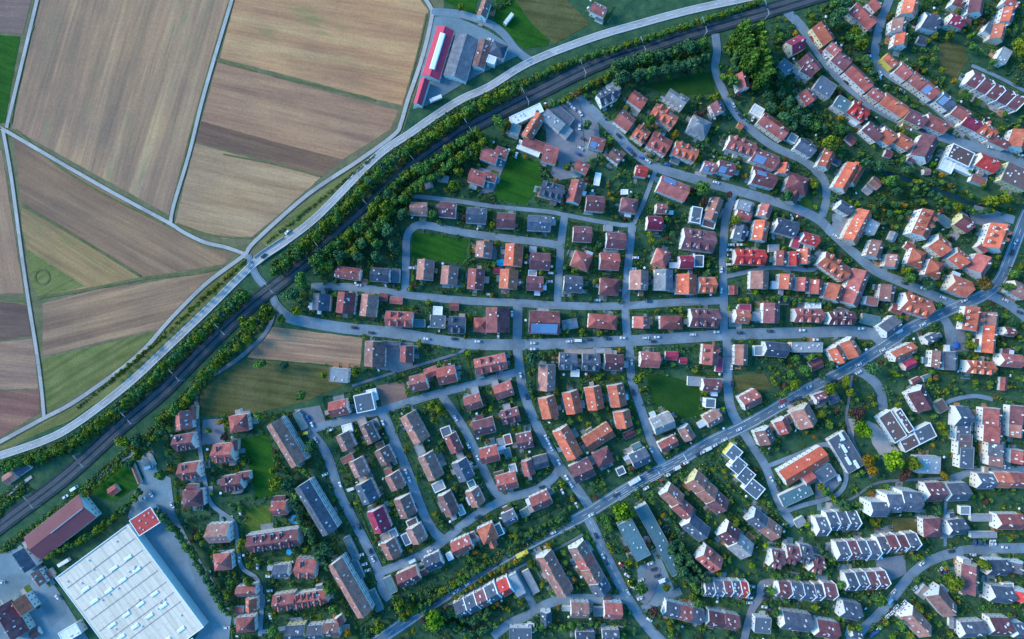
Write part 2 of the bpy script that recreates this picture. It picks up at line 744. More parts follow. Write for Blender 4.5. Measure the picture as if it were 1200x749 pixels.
TREES = """417 437 7 y|507 475 7 y|515 481 8 y|507 492 5 y|625 420 10 d|622 452 6 d|750 442 8 y|933 452 7 y|928 438 6 g|933 420 6 g|950 418 5 g|958 415 4 g|943 433 7 g|975 427 6 d|965 441 5 d|975 457 8 y|992 447 6 y|997 460 5 y|1023 432 9 d|908 449 4 y|918 462 5 g|1005 483 8 r|1013 502 10 l|963 485 5 y|972 498 4 g|1052 475 4 y|1103 498 6 y|1107 508 6 y|1018 540 7 a|1023 552 6 a|1048 540 12 l|1070 543 9 y|1063 553 6 r|1107 558 6 a|1058 560 5 r|1097 597 7 d|730 600 12 l|710 607 6 g|715 618 5 g|863 613 5 y|783 608 5 d|790 640 6 d|795 655 6 d|800 670 7 d|815 680 6 d|830 678 6 d|752 690 7 g|781 689 5 y|766 717 7 r|812 699 5 y|818 707 6 g|786 737 4 y|910 718 5 g|955 711 4 y|999 736 5 y|985 685 5 g|905 693 6 g|1117 682 11 y|1153 662 8 y|1078 712 5 y|1007 735 5 g|1072 654 4 g|1033 704 7 g|1025 700 5 d|1055 731 6 g|1067 744 4 y|443 734 9 y|468 712 9 y|463 704 5 g|511 729 12 l|385 692 8 g|390 716 7 g|360 644 5 y|433 741 7 d|407 742 5 a|382 644 9 d|373 652 7 d|267 699 6 y|282 636 6 y|280 645 4 y|293 661 4 y|290 682 6 y|322 719 5 y|318 739 8 g|244 505 4 g|198 532 5 g|303 488 6 g|263 512 5 r|258 495 4 a|323 568 9 y|318 552 5 y|357 552 6 g|333 567 8 d|363 523 8 d|513 528 4 d|143 518 8 y|160 515 8 d|188 558 7 g|972 168 10 y|840 113 5 y|858 95 7 g|824 132 5 r|955 145 8 g|920 138 9 d|792 157 5 a|763 140 6 g|688 145 6 d|665 197 5 y|823 220 9 g|862 258 6 y|955 215 6 y|855 228 4 r|825 237 5 r|922 230 8 d|764 282 6 y|1160 236 8 y|1178 233 7 y|1123 243 5 y|1082 237 4 y|1073 222 5 g|1045 213 8 g|1063 317 6 y|1067 326 7 g|1090 332 8 d|1157 333 9 o|1182 335 6 g|1190 322 6 g|1123 372 6 y|1138 403 6 y|1102 358 5 d|1185 378 5 d|1010 45 8 g|1115 38 5 y|1105 82 4 y|1118 95 4 a|1197 55 9 y|1140 55 5 g|1135 112 7 g|1163 72 4 g|1094 70 4 g|1005 36 7 y|1011 50 8 y|997 42 6 g|983 15 9 d|988 4 8 d|977 5 6 g|980 26 8 d|540 8 4 y|603 628 5 y|643 640 4 a|623 662 6 y|590 667 4 a|292 378 11 y|312 366 9 y|330 374 5 y|348 364 7 y|340 346 10 d|352 328 9 g|372 306 9 g|304 427 7 g|331 429 6 d|352 462 7 g|378 440 5 y|258 420 5 y|237 438 6 y|507 252 6 g|577 264 4 y|583 285 4 y|452 242 8 y|617 300 3 y|585 142 8 g|563 157 6 y|532 218 7 y|537 202 6 y|540 185 5 r|925 118 8 d|935 130 8 d|905 125 7 d|945 140 8 d|965 150 7 d|985 150 7 g|930 145 7 d|915 110 6 d|900 112 6 d|350 300 6 d|398 300 8 d|420 300 7 d|440 300 8 d|460 290 8 d|455 270 8 d|440 285 8 g|425 285 8 d|470 250 7 d|1035 235 5 d|1050 240 4 d|1042 250 4 d|1055 255 4 d|1035 262 4 d|1065 250 4 d|1025 245 4 d|1050 225 6 d|1015 190 7 d|1030 195 7 d|1060 200 6 d"""
# belts: points, width, spacing, rmin, rmax, palette, label place
BELTS = [
("2,549 55,532 92,514 154,466 212,412 256,372 288,344",10,6.5,4,6,'ygggygd','in the belt between highway and railway'),
("322,318 384,263 447,199 487,170 513,152 546,131 580,114 604,103",10,6,4.5,6.5,'ggyggyyd','in the upper belt between highway and railway'),
("612,98 660,76 700,63 750,48 800,32 850,16 890,2",4,7,2,3.6,'yggyg','in the low hedge under the highway'),
("40,640 75,605 110,572 146,540",4,6,2.5,4,'yygoy','in the low hedge along the maroon hall'),
("186,492 210,476 240,440 268,410 290,395",8,6.5,4,6.5,'gygdyg','in the belt right of the railway'),
("150,545 176,520 200,500",10,7,4,7,'dgdgy','in the clump above the works yard'),
("368,312 395,296 430,268 452,240 478,215 505,200 535,180 562,162",14,7,4.5,7,'dgyygg','in the wood right of the railway'),
("590,150 620,135 660,117 700,95 716,84",4,5.5,2.5,4,'yoggoy','in the autumn hedge beside the railway'),
("722,84 750,78 780,72 810,64 832,58",17,6.5,5,8,'ddgd','in the small wood below the railway'),
("868,34 873,55 879,75",6,10,6.5,7.5,'PP','in the left poplar row'),
("884,40 888,60 892,80 895,97",4,9,6.5,8,'PPP','in the right poplar row'),
("862,62 860,80 850,92",6,8,4,6,'gyd','beside the lane below the poplars'),
("184,600 205,620 222,645 238,672 255,698 268,722",5,6,3.5,5.5,'ddgd','in the row edging the works yard'),
("58,653 80,640 105,628 125,612 150,592 165,576",5,6,3,4.5,'gdydg','in the hedge beside the maroon hall'),
("470,725 500,706 530,686 570,662",5,8,3,4.5,'gydg','in the hedge above the long diagonal road'),
("535,699 560,684 590,664 620,650",3,8,2.4,3.6,'yagy','in the verge below the long diagonal road'),
("600,640 620,625 650,610 665,600",4,6,3,4,'dgdg','in the hedge beside the bus bay'),
("905,350 930,352 970,355",8,8,2.5,4,'gdd','behind the red cluster'),
("960,570 985,590 1010,602",8,8,3,5,'gdyd','around the red hall ring road'),
("1075,212 1100,232 1140,248 1170,245",5,9,3,4.5,'dgdy','along the stream bank'),
("1030,600 1000,590 985,595",4,8,3,4,'gd','by the park path'),
("352,450 380,452 400,458 420,448",1,0,0,0,'g',''),
("960,640 975,665 940,675 905,675",6,8,3,4.5,'dgd','between the terraces'),
("790,640 800,655 812,675 830,690",12,7,4,5.5,'ddg','behind the long flat blocks'),
("288,306 262,328 225,362 180,404 130,446",3.5,10,2.0,3.4,'yyogy','in the verge between field road and highway'),
("500,728 530,728 555,735 580,722",14,8,4,6,'ddgd','below the stepped terrace'),
("625,728 660,735 700,732",8,8,3,5,'ggdy','near the bottom edge'),
("340,560 350,600 360,625 385,665",8,8,4,6,'ddgd','beside the long apartment blocks'),
("250,640 268,668 268,690",5,8,3,5,'gdd','beside the old quarter'),
("1000,45 1010,60 1018,78 1030,95",5,8,3.5,5,'dgdg','on the slope inside the bend'),
("900,70 905,95 910,112",14,9,3.5,6,'ddg','on the shady meadow'),
]
# ground patches: name, material, points
PATCHES = [
("crop_field",'f1',"46,0 269,0 238,105 198,252 14,150"),
("crop_field",'f2',"277,-6 488,-6 502,12 488,66 471,124 258,68"),
("crop_field",'f3',"255,73 467,130 457,152 402,187 320,166 236,142"),
("ploughed_strip",'f4',"236,142 320,166 402,187 378,206 229,166"),
("crop_field",'f5',"228,168 376,208 340,240 294,279 262,280 205,262"),
("ploughed_field",'f6',"16,160 192,264 240,290 274,298 262,310 170,325 25,240"),
("crop_field",'f7',"25,242 168,326 105,337 44,348 26,268"),
("ring_meadow",'g3',"32,292 100,336 44,348 36,330"),
("ploughed_field",'f8',"50,356 110,340 258,318 190,385 100,405 50,418"),
("meadow",'g3',"50,421 186,388 140,430 98,458 56,482"),
("grass_verge",'g3',"60,490 98,472 164,421 204,378 243,338 284,304 298,305 240,363 146,450 84,492 0,527 0,524"),
("grass_verge",'g3',"306,284 364,232 424,192 468,162 474,160 440,180 376,244 320,294"),
("crop_field",'f9',"-20,176 2,176 28,344 -20,344"),
("ploughed_field",'f4b',"-20,350 32,358 37,394 -20,400"),
("crop_field",'f3b',"-20,403 39,397 45,455 -20,458"),
("ploughed_field",'f10',"-20,460 46,457 47,484 0,512 -20,516"),
("ploughed_field",'f11',"-20,-6 38,-6 27,40 -20,36"),
("meadow",'g1',"-20,40 24,43 6,144 -20,146"),
("stubble_plot",'f12',"290,419 300,405 318,383 345,386 425,396 422,431 370,426"),
("rough_meadow",'g4',"235,487 234,462 250,447 290,421 370,428 420,434 416,446 360,470 310,482 300,487"),
("football_pitch",'g1',"484,272 548,280 545,309 482,301"),
("lawn",'g1',"583,212 600,182 632,190 635,214 615,240 580,234"),
("lawn",'g1',"283,515 315,508 322,545 322,580 300,585 296,560"),
("lawn",'g2',"286,595 317,592 319,622 288,626"),
("lawn",'g1',"150,541 166,568 133,588 103,577 120,560"),
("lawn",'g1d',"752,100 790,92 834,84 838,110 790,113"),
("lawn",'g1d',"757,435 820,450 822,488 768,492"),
("meadow",'g1',"582,-4 612,-4 644,40 642,54 615,57 578,30"),
("stubble_plot",'g4',"600,-4 660,-4 692,28 650,52 625,30"),
("meadow",'g1',"512,-4 560,-4 556,16 540,12"),
("allotment",'g4',"1100,45 1125,50 1135,70 1120,95 1100,85"),
("orchard_grass",'g2d',"1015,230 1060,215 1078,245 1052,272 1025,258"),
("lawn",'g1',"1070,210 1140,238 1188,256 1180,258 1130,242 1068,216"),
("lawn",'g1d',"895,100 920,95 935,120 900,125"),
("lawn",'g1',"650,640 690,622 683,632 655,645"),
("bare_plot",'f11',"441,452 473,446 478,468 448,478"),
("lawn",'g2',"936,232 950,232 952,246 936,242"),
("lawn",'g4',"860,440 895,435 905,455 880,458 862,460"),
("lawn",'g4',"1045,608 1085,606 1085,625 1045,628"),
("plaza",'plaza',"1015,492 1028,498 1055,530 1052,545 1038,545 1022,520"),
("plaza",'plaza',"990,485 1002,492 1000,515 994,512"),
("paved_yard",'yard',"150,606 158,576 178,548 200,560 205,600 225,640 250,680 272,718 268,755 225,755 240,728 190,655"),
("paved_yard",'yard',"-10,652 30,640 62,682 130,790 -10,790"),
("paved_yard",'yard',"155,528 180,528 186,560 172,565 162,545"),
("paved_yard",'yard',"507,20 530,18 572,36 590,48 606,66 560,88 500,124 484,128"),
("paved_yard",'yardp',"640,125 672,108 700,135 705,180 690,190 655,190 640,170"),
("paved_yard",'yardp',"652,190 668,190 674,208 650,212 644,200"),
("paved_yard",'yardp',"455,400 485,402 484,428 466,436 440,432"),
("paved_yard",'yardp',"345,480 375,475 384,500 362,508"),
("paved_yard",'yard',"746,664 775,655 790,690 770,705 750,705"),
("paved_yard",'yardp',"975,250 990,250 1002,268 988,290 975,268"),
("paved_yard",'yardp',"1000,385 1030,388 1040,398 1005,398"),
("paved_yard",'yardp',"955,565 978,548 986,565 972,580 955,585"),
("paved_yard",'yardp',"1105,380 1130,385 1135,412 1110,412"),
("paved_yard",'yardp',"1025,655 1060,650 1062,672 1045,680 1028,672"),
("paved_yard",'yardp',"238,492 262,490 264,518 236,522"),
("paved_yard",'yardp',"560,205 590,180 598,178 578,225 562,228"),
("paved_yard",'yardp',"868,232 885,238 880,262 860,258"),
("paved_yard",'yardp',"1130,238 1185,262 1180,270 1140,262"),
]
RAIL = "-15,630 0,617 67,567 104,535 142,500 192,458 236,413 280,370 310,345 340,322 380,290 420,256 457,220 488,193 520,170 545,153 573,138 606,121 640,104 680,84 720,67 760,55 795,43 850,27 900,13 960,-5 990,-14"
CREEK = "1020,196 1058,209 1100,224 1142,240 1188,257"
# ---------------------------------------------------------------- helpers
import bpy, bmesh, math, random
import numpy as np
from mathutils import Vector, Matrix
random.seed(7); rng = np.random.default_rng(11)
SC = bpy.context.scene; COL = SC.collection
K = 0.62; CAMZ = 384.0
def ground_xy(px, py, h=0.0):
    s = K*(CAMZ-h)/CAMZ
    return (px-600)*s, (374.5-py)*s
def hscale(h): return (CAMZ-h)/CAMZ

def nodes_of(m):
    m.use_nodes = True
    return m.node_tree.nodes, m.node_tree.links
def ramp(nd, stops):
    r = nd.new('ShaderNodeValToRGB')
    e = r.color_ramp.elements
    while len(e) < len(stops): e.new(0.5)
    for i, (p, c) in enumerate(stops):
        e[i].position = p; e[i].color = (*c, 1)
    return r
def mix_rgb(nd, ln, a, b, fac, mode='MIX'):
    m = nd.new('ShaderNodeMix'); m.data_type = 'RGBA'; m.blend_type = mode
    def put(i, v):
        if hasattr(v, 'is_output'): ln.new(v, m.inputs[i])
        elif isinstance(v, (int, float)): m.inputs[i].default_value = v
        else: m.inputs[i].default_value = (*v, 1)
    put(0, fac); put(6, a); put(7, b)
    return m.outputs[2]
def noise(nd, ln, vec, scale, detail=3, rough=0.6):
    n = nd.new('ShaderNodeTexNoise'); n.inputs['Scale'].default_value = scale
    n.inputs['Detail'].default_value = detail; n.inputs['Roughness'].default_value = rough
    if vec is not None: ln.new(vec, n.inputs['Vector'])
    return n.outputs['Fac']
def mapped(nd, ln, rot=0, scale=(1,1,1), src='Object'):
    tc = nd.new('ShaderNodeTexCoord'); mp = nd.new('ShaderNodeMapping'); mp.vector_type = 'POINT'
    r = nd.new('ShaderNodeVectorRotate'); r.rotation_type = 'Z_AXIS'; r.inputs['Angle'].default_value = rot
    ln.new(tc.outputs[src], r.inputs['Vector']); ln.new(r.outputs[0], mp.inputs['Vector'])
    mp.inputs['Scale'].default_value = scale
    return mp.outputs[0]
def base_mat(name, rough=0.85, spec=0.25):
    m = bpy.data.materials.new(name); nd, ln = nodes_of(m)
    b = nd['Principled BSDF']; b.inputs['Roughness'].default_value = rough
    b.inputs['Specular IOR Level'].default_value = spec
    return m, nd, ln, b
def mul(c, f): return tuple(min(1, x*f) for x in c)

def mat_simple(name, col, rough=0.8, var=0.25, nscale=0.6, objvar=0.0, spec=0.25):
    m, nd, ln, b = base_mat(name, rough, spec)
    v = mapped(nd, ln)
    f = noise(nd, ln, v, nscale, 4, 0.65)
    r = ramp(nd, [(0.25, mul(col, 1-var)), (0.75, mul(col, 1+var))]); ln.new(f, r.inputs[0])
    out = r.outputs[0]
    if objvar:
        oi = nd.new('ShaderNodeObjectInfo')
        r2 = ramp(nd, [(0, (1-objvar,)*3), (0.5, (1, 1-objvar*.25, 1-objvar*.4)), (1, (1+objvar,)*3)])
        ln.new(oi.outputs['Random'], r2.inputs[0])
        out = mix_rgb(nd, ln, out, r2.outputs[0], 1.0, 'MULTIPLY')
    ln.new(out, b.inputs['Base Color'])
    return m

def mat_roof(name, col, weather=0.5, objvar=0.34):
    """tiled roof: courses along the slope, weather stains, moss, a tint of its own for every house"""
    m, nd, ln, b = base_mat(name, 0.8, 0.25)
    v = mapped(nd, ln)
    big = noise(nd, ln, v, 0.22, 4, 0.7)
    fine = noise(nd, ln, v, 2.6, 3, 0.7)
    w = nd.new('ShaderNodeTexWave'); w.wave_type = 'BANDS'; w.bands_direction = 'Z'; w.inputs['Scale'].default_value = 1.1
    w.inputs['Distortion'].default_value = 0.6; w.inputs['Detail'].default_value = 1
    ln.new(v, w.inputs['Vector'])
    r = ramp(nd, [(0.3, mul(col, 1-weather)), (0.55, col), (0.75, tuple(c*(1+weather*.5)+0.02 for c in col))]); ln.new(big, r.inputs[0])
    r2 = ramp(nd, [(0.3, (0.58,)*3), (0.7, (1.30,)*3)]); ln.new(fine, r2.inputs[0])
    o = mix_rgb(nd, ln, r.outputs[0], r2.outputs[0], 0.8, 'MULTIPLY')
    r3 = ramp(nd, [(0, (0.8,)*3), (1, (1.1,)*3)]); ln.new(w.outputs['Fac'], r3.inputs[0])
    o = mix_rgb(nd, ln, o, r3.outputs[0], 0.7, 'MULTIPLY')
    oi = nd.new('ShaderNodeObjectInfo')
    r4 = ramp(nd, [(0, (1-objvar, 1-objvar, 1-objvar*.8)), (0.35, (1, 1.08, 1.1)), (0.65, (1.12, 0.95, 0.9)), (1, (1+objvar,)*3)])
    ln.new(oi.outputs['Random'], r4.inputs[0])
    o = mix_rgb(nd, ln, o, r4.outputs[0], 1.0, 'MULTIPLY')
    ln.new(o, b.inputs['Base Color'])
    bp = nd.new('ShaderNodeBump'); bp.inputs['Strength'].default_value = 0.4; bp.inputs['Distance'].default_value = 0.08
    ln.new(w.outputs['Fac'], bp.inputs['Height']); ln.new(bp.outputs[0], b.inputs['Normal'])
    return m

def mat_field(name, c1, c2, c3, ang, across=0.16, along=0.006, fine=1.1, green=None):
    c1,c2,c3=[(c[0]*1.30,c[1]*1.01,c[2]*0.88) for c in (c1,c2,c3)]
    """ground worked in one direction: broad bands, drill rows, patches"""
    m, nd, ln, b = base_mat(name, 0.95, 0.1)
    v = mapped(nd, ln, math.radians(ang), (along, across, 1))
    bands = noise(nd, ln, v, 1.0, 5, 0.65)
    v2 = mapped(nd, ln, math.radians(ang), (along*4, fine, 1))
    rows = noise(nd, ln, v2, 1.0, 3, 0.75)
    v3 = mapped(nd, ln)
    pat = noise(nd, ln, v3, 0.016, 5, 0.6)
    sp = noise(nd, ln, v3, 0.5, 3, 0.8)
    r = ramp(nd, [(0.32, c1), (0.5, c2), (0.66, c3)]); ln.new(bands, r.inputs[0])
    r2 = ramp(nd, [(0.28, (0.76,)*3), (0.70, (1.16,)*3)]); ln.new(rows, r2.inputs[0])
    o = mix_rgb(nd, ln, r.outputs[0], r2.outputs[0], 0.75, 'MULTIPLY')
    r3 = ramp(nd, [(0.3, (0.80, 0.80, 0.86)), (0.62, (1.15, 1.08, 0.98))]); ln.new(pat, r3.inputs[0])
    o = mix_rgb(nd, ln, o, r3.outputs[0], 1.0, 'MULTIPLY')
    r4 = ramp(nd, [(0.3, (0.85,)*3), (0.7, (1.12,)*3)]); ln.new(sp, r4.inputs[0])
    o = mix_rgb(nd, ln, o, r4.outputs[0], 1.0, 'MULTIPLY')
    if green:
        v5 = mapped(nd, ln, math.radians(ang), (0.02, 0.07, 1))
        g = noise(nd, ln, v5, 1.0, 4, 0.7)
        r5 = ramp(nd, [(0.55, (0,0,0)), (0.7, (1,1,1))]); ln.new(g, r5.inputs[0])
        o = mix_rgb(nd, ln, o, green, mixfac(nd, ln, r5.outputs[0], 0.6))
    ln.new(o, b.inputs['Base Color'])
    return m
def mixfac(nd, ln, s, f):
    m = nd.new('ShaderNodeMath'); m.operation = 'MULTIPLY'; ln.new(s, m.inputs[0]); m.inputs[1].default_value = f
    return m.outputs[0]

def mat_grass(name, c1, c2, scale=0.09, mow=None):
    m, nd, ln, b = base_mat(name, 0.95, 0.1)
    v = mapped(nd, ln)
    a = noise(nd, ln, v, scale, 5, 0.7); f = noise(nd, ln, v, 0.9, 4, 0.75)
    r = ramp(nd, [(0.32, c1), (0.68, c2)]); ln.new(a, r.inputs[0])
    r2 = ramp(nd, [(0.3, (0.62,)*3), (0.72, (1.3,)*3)]); ln.new(f, r2.inputs[0])
    o = mix_rgb(nd, ln, r.outputs[0], r2.outputs[0], 0.8, 'MULTIPLY')
    if mow is not None:
        v2 = mapped(nd, ln, math.radians(mow), (0.02, 0.35, 1)); w = noise(nd, ln, v2, 1, 2, 0.5)
        r3 = ramp(nd, [(0.35, (0.8,)*3), (0.6, (1.12,)*3)]); ln.new(w, r3.inputs[0])
        o = mix_rgb(nd, ln, o, r3.outputs[0], 1.0, 'MULTIPLY')
    ln.new(o, b.inputs['Base Color'])
    return m

def mat_asphalt(name, col, var=0.18, blotch=0.07):
    m, nd, ln, b = base_mat(name, 0.9, 0.2)
    v = mapped(nd, ln)
    a = noise(nd, ln, v, blotch, 5, 0.7); f = noise(nd, ln, v, 1.6, 4, 0.7)
    vo = nd.new('ShaderNodeTexVoronoi'); vo.inputs['Scale'].default_value = 0.06; ln.new(v, vo.inputs['Vector'])
    r = ramp(nd, [(0.3, mul(col, 1-var)), (0.7, mul(col, 1+var))]); ln.new(a, r.inputs[0])
    r2 = ramp(nd, [(0.3, (0.85,)*3), (0.7, (1.13,)*3)]); ln.new(f, r2.inputs[0])
    o = mix_rgb(nd, ln, r.outputs[0], r2.outputs[0], 1.0, 'MULTIPLY')
    bwn = nd.new('ShaderNodeRGBToBW'); ln.new(vo.outputs['Color'], bwn.inputs[0])
    rb = ramp(nd, [(0.2, (0.80,)*3), (0.28, (1.0,)*3), (0.75, (1.0,)*3), (0.85, (1.16,)*3)]); ln.new(bwn.outputs[0], rb.inputs[0])
    o2 = mix_rgb(nd, ln, o, rb.outputs[0], 0.8, 'MULTIPLY')
    oil = noise(nd, ln, v, 0.35, 5, 0.8); ro = ramp(nd, [(0.34, (0.78,)*3), (0.46, (1.0,)*3)]); ln.new(oil, ro.inputs[0])
    o2 = mix_rgb(nd, ln, o2, ro.outputs[0], 0.7, 'MULTIPLY')
    ln.new(o2, b.inputs['Base Color'])
    return m

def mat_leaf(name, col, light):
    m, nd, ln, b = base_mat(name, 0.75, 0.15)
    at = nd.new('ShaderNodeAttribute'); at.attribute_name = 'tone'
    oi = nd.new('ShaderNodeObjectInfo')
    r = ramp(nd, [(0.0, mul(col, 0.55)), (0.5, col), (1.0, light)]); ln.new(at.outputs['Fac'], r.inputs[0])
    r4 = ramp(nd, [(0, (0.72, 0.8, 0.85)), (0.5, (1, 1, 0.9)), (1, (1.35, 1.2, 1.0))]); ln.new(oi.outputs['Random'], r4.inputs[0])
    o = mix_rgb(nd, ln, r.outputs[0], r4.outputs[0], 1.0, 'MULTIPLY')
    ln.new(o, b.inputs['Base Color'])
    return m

# ---------------------------------------------------------------- materials
ROOF = {k: mat_roof('roof_tiles_'+k, c) for k, c in {
    'O': (0.58,0.145,0.085), 'R': (0.42,0.115,0.10), 'P': (0.36,0.165,0.135), 'B': (0.205,0.075,0.085), 'S': (0.095,0.11,0.15),
    'G': (0.30,0.29,0.30), 'V': (0.62,0.06,0.055), 'M': (0.36,0.04,0.08)}.items()}
FLAT = {k: mat_simple('roof_felt_'+k, c, 0.9, 0.22, 0.35, 0.15) for k, c in {
    'O': (0.5,0.16,0.08), 'R': (0.30,0.10,0.08), 'P': (0.34,0.26,0.23), 'B': (0.15,0.09,0.08), 'S': (0.11,0.13,0.16),
    'G': (0.30,0.30,0.31), 'V': (0.5,0.07,0.06), 'M': (0.42,0.05,0.10), 'T': (0.09,0.165,0.185), 'W': (0.74,0.70,0.65)}.items()}
ROOF['T'] = FLAT['T']; ROOF['W'] = FLAT['W']
HALL_ROOF = mat_simple('crimson_sheet_roof', (0.56,0.05,0.09), 0.6, 0.12, 0.3)
HALL_WHITE, _nd, _ln, _b = base_mat('hall_membrane_roof', 0.8, 0.2)
_v = mapped(_nd, _ln); _br = _nd.new('ShaderNodeTexBrick'); _br.inputs['Scale'].default_value = 1.0; _br.inputs['Brick Width'].default_value = 14; _br.inputs['Row Height'].default_value = 3.6
_br.inputs['Mortar Size'].default_value = 0.12; _br.inputs['Color1'].default_value = (0.80,0.65,0.52,1); _br.inputs['Color2'].default_value = (0.76,0.62,0.49,1); _br.inputs['Mortar'].default_value = (0.50,0.43,0.37,1); _ln.new(_v, _br.inputs['Vector'])
_r = ramp(_nd, [(0.32,(0.78,0.76,0.74)),(0.6,(1.05,1.03,1.0))]); _ln.new(noise(_nd,_ln,mapped(_nd,_ln,0,(0.03,0.22,1)),1.0,5,0.7), _r.inputs[0]); _ln.new(mix_rgb(_nd,_ln,_br.outputs['Color'],_r.outputs[0],1.0,'MULTIPLY'), _b.inputs['Base Color'])
HALL_MAROON = mat_simple('maroon_sheet_roof', (0.20,0.055,0.065), 0.7, 0.18, 0.08)
RED_LONG = mat_roof('long_red_tiles', (0.6,0.11,0.06), 0.25, 0.0)
WALLS = [mat_simple('render_'+n, c, 0.85, 0.10, 0.5, 0.08) for n, c in [('white',(0.70,0.68,0.66)),('cream',(0.64,0.58,0.50)),('pale_grey',(0.55,0.55,0.56)),('sand',(0.60,0.50,0.40)),('pale_yellow',(0.70,0.60,0.32))]]
W_WHITE, W_YELLOW = WALLS[0], mat_simple('render_yellow', (0.75,0.62,0.12), 0.85, 0.08)
W_ORANGE = mat_simple('render_orange', (0.75,0.36,0.10), 0.85, 0.08)
RIM = mat_simple('parapet_white', (0.80,0.80,0.80), 0.6, 0.08)
GREYRIM = mat_simple('parapet_grey', (0.28,0.28,0.29), 0.7, 0.1)
FRAME = mat_simple('window_frame_white', (0.75,0.75,0.75), 0.5, 0.05)
GLASS, _nd, _ln, _b = base_mat('window_glass', 0.08, 0.6)
_v = mapped(_nd, _ln); _r = ramp(_nd, [(0.3,(0.02,0.03,0.05)),(0.7,(0.06,0.08,0.11))]); _ln.new(noise(_nd,_ln,_v,0.8), _r.inputs[0]); _ln.new(_r.outputs[0], _b.inputs['Base Color'])
SKYL = mat_simple('skylight_glass', (0.55,0.60,0.68), 0.15, 0.1, 1.0, 0.2, 0.6)
BRICK = mat_simple('chimney_plaster', (0.50,0.42,0.38), 0.9, 0.2, 2.0, 0.4)
ZINC = mat_simple('gutter_zinc', (0.35,0.36,0.38), 0.5, 0.1)
SOLAR, _nd, _ln, _b = base_mat('solar_cells', 0.15, 0.6)
_v = mapped(_nd, _ln); _w = _nd.new('ShaderNodeTexBrick'); _w.offset = 0; _w.inputs['Scale'].default_value = 0.55
_w.inputs['Color1'].default_value=(0.08,0.17,0.36,1); _w.inputs['Color2'].default_value=(0.11,0.22,0.42,1); _w.inputs['Mortar'].default_value=(0.35,0.38,0.45,1)
_w.inputs['Mortar Size'].default_value=0.03; _ln.new(_v,_w.inputs['Vector']); _ln.new(_w.outputs['Color'], _b.inputs['Base Color'])

def L(c, l): return c, l
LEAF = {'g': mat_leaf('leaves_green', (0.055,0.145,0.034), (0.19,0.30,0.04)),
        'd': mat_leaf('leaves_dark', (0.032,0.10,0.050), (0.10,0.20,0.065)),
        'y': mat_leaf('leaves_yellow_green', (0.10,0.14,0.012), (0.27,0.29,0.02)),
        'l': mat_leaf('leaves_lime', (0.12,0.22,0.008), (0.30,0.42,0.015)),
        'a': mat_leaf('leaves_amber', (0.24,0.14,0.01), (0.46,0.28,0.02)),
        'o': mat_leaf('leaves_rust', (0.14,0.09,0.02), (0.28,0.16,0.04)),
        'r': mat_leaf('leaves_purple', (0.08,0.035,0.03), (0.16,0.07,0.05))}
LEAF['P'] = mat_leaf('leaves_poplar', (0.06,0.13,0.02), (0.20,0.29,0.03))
BARK = mat_simple('bark', (0.10,0.075,0.055), 0.95, 0.3, 2)

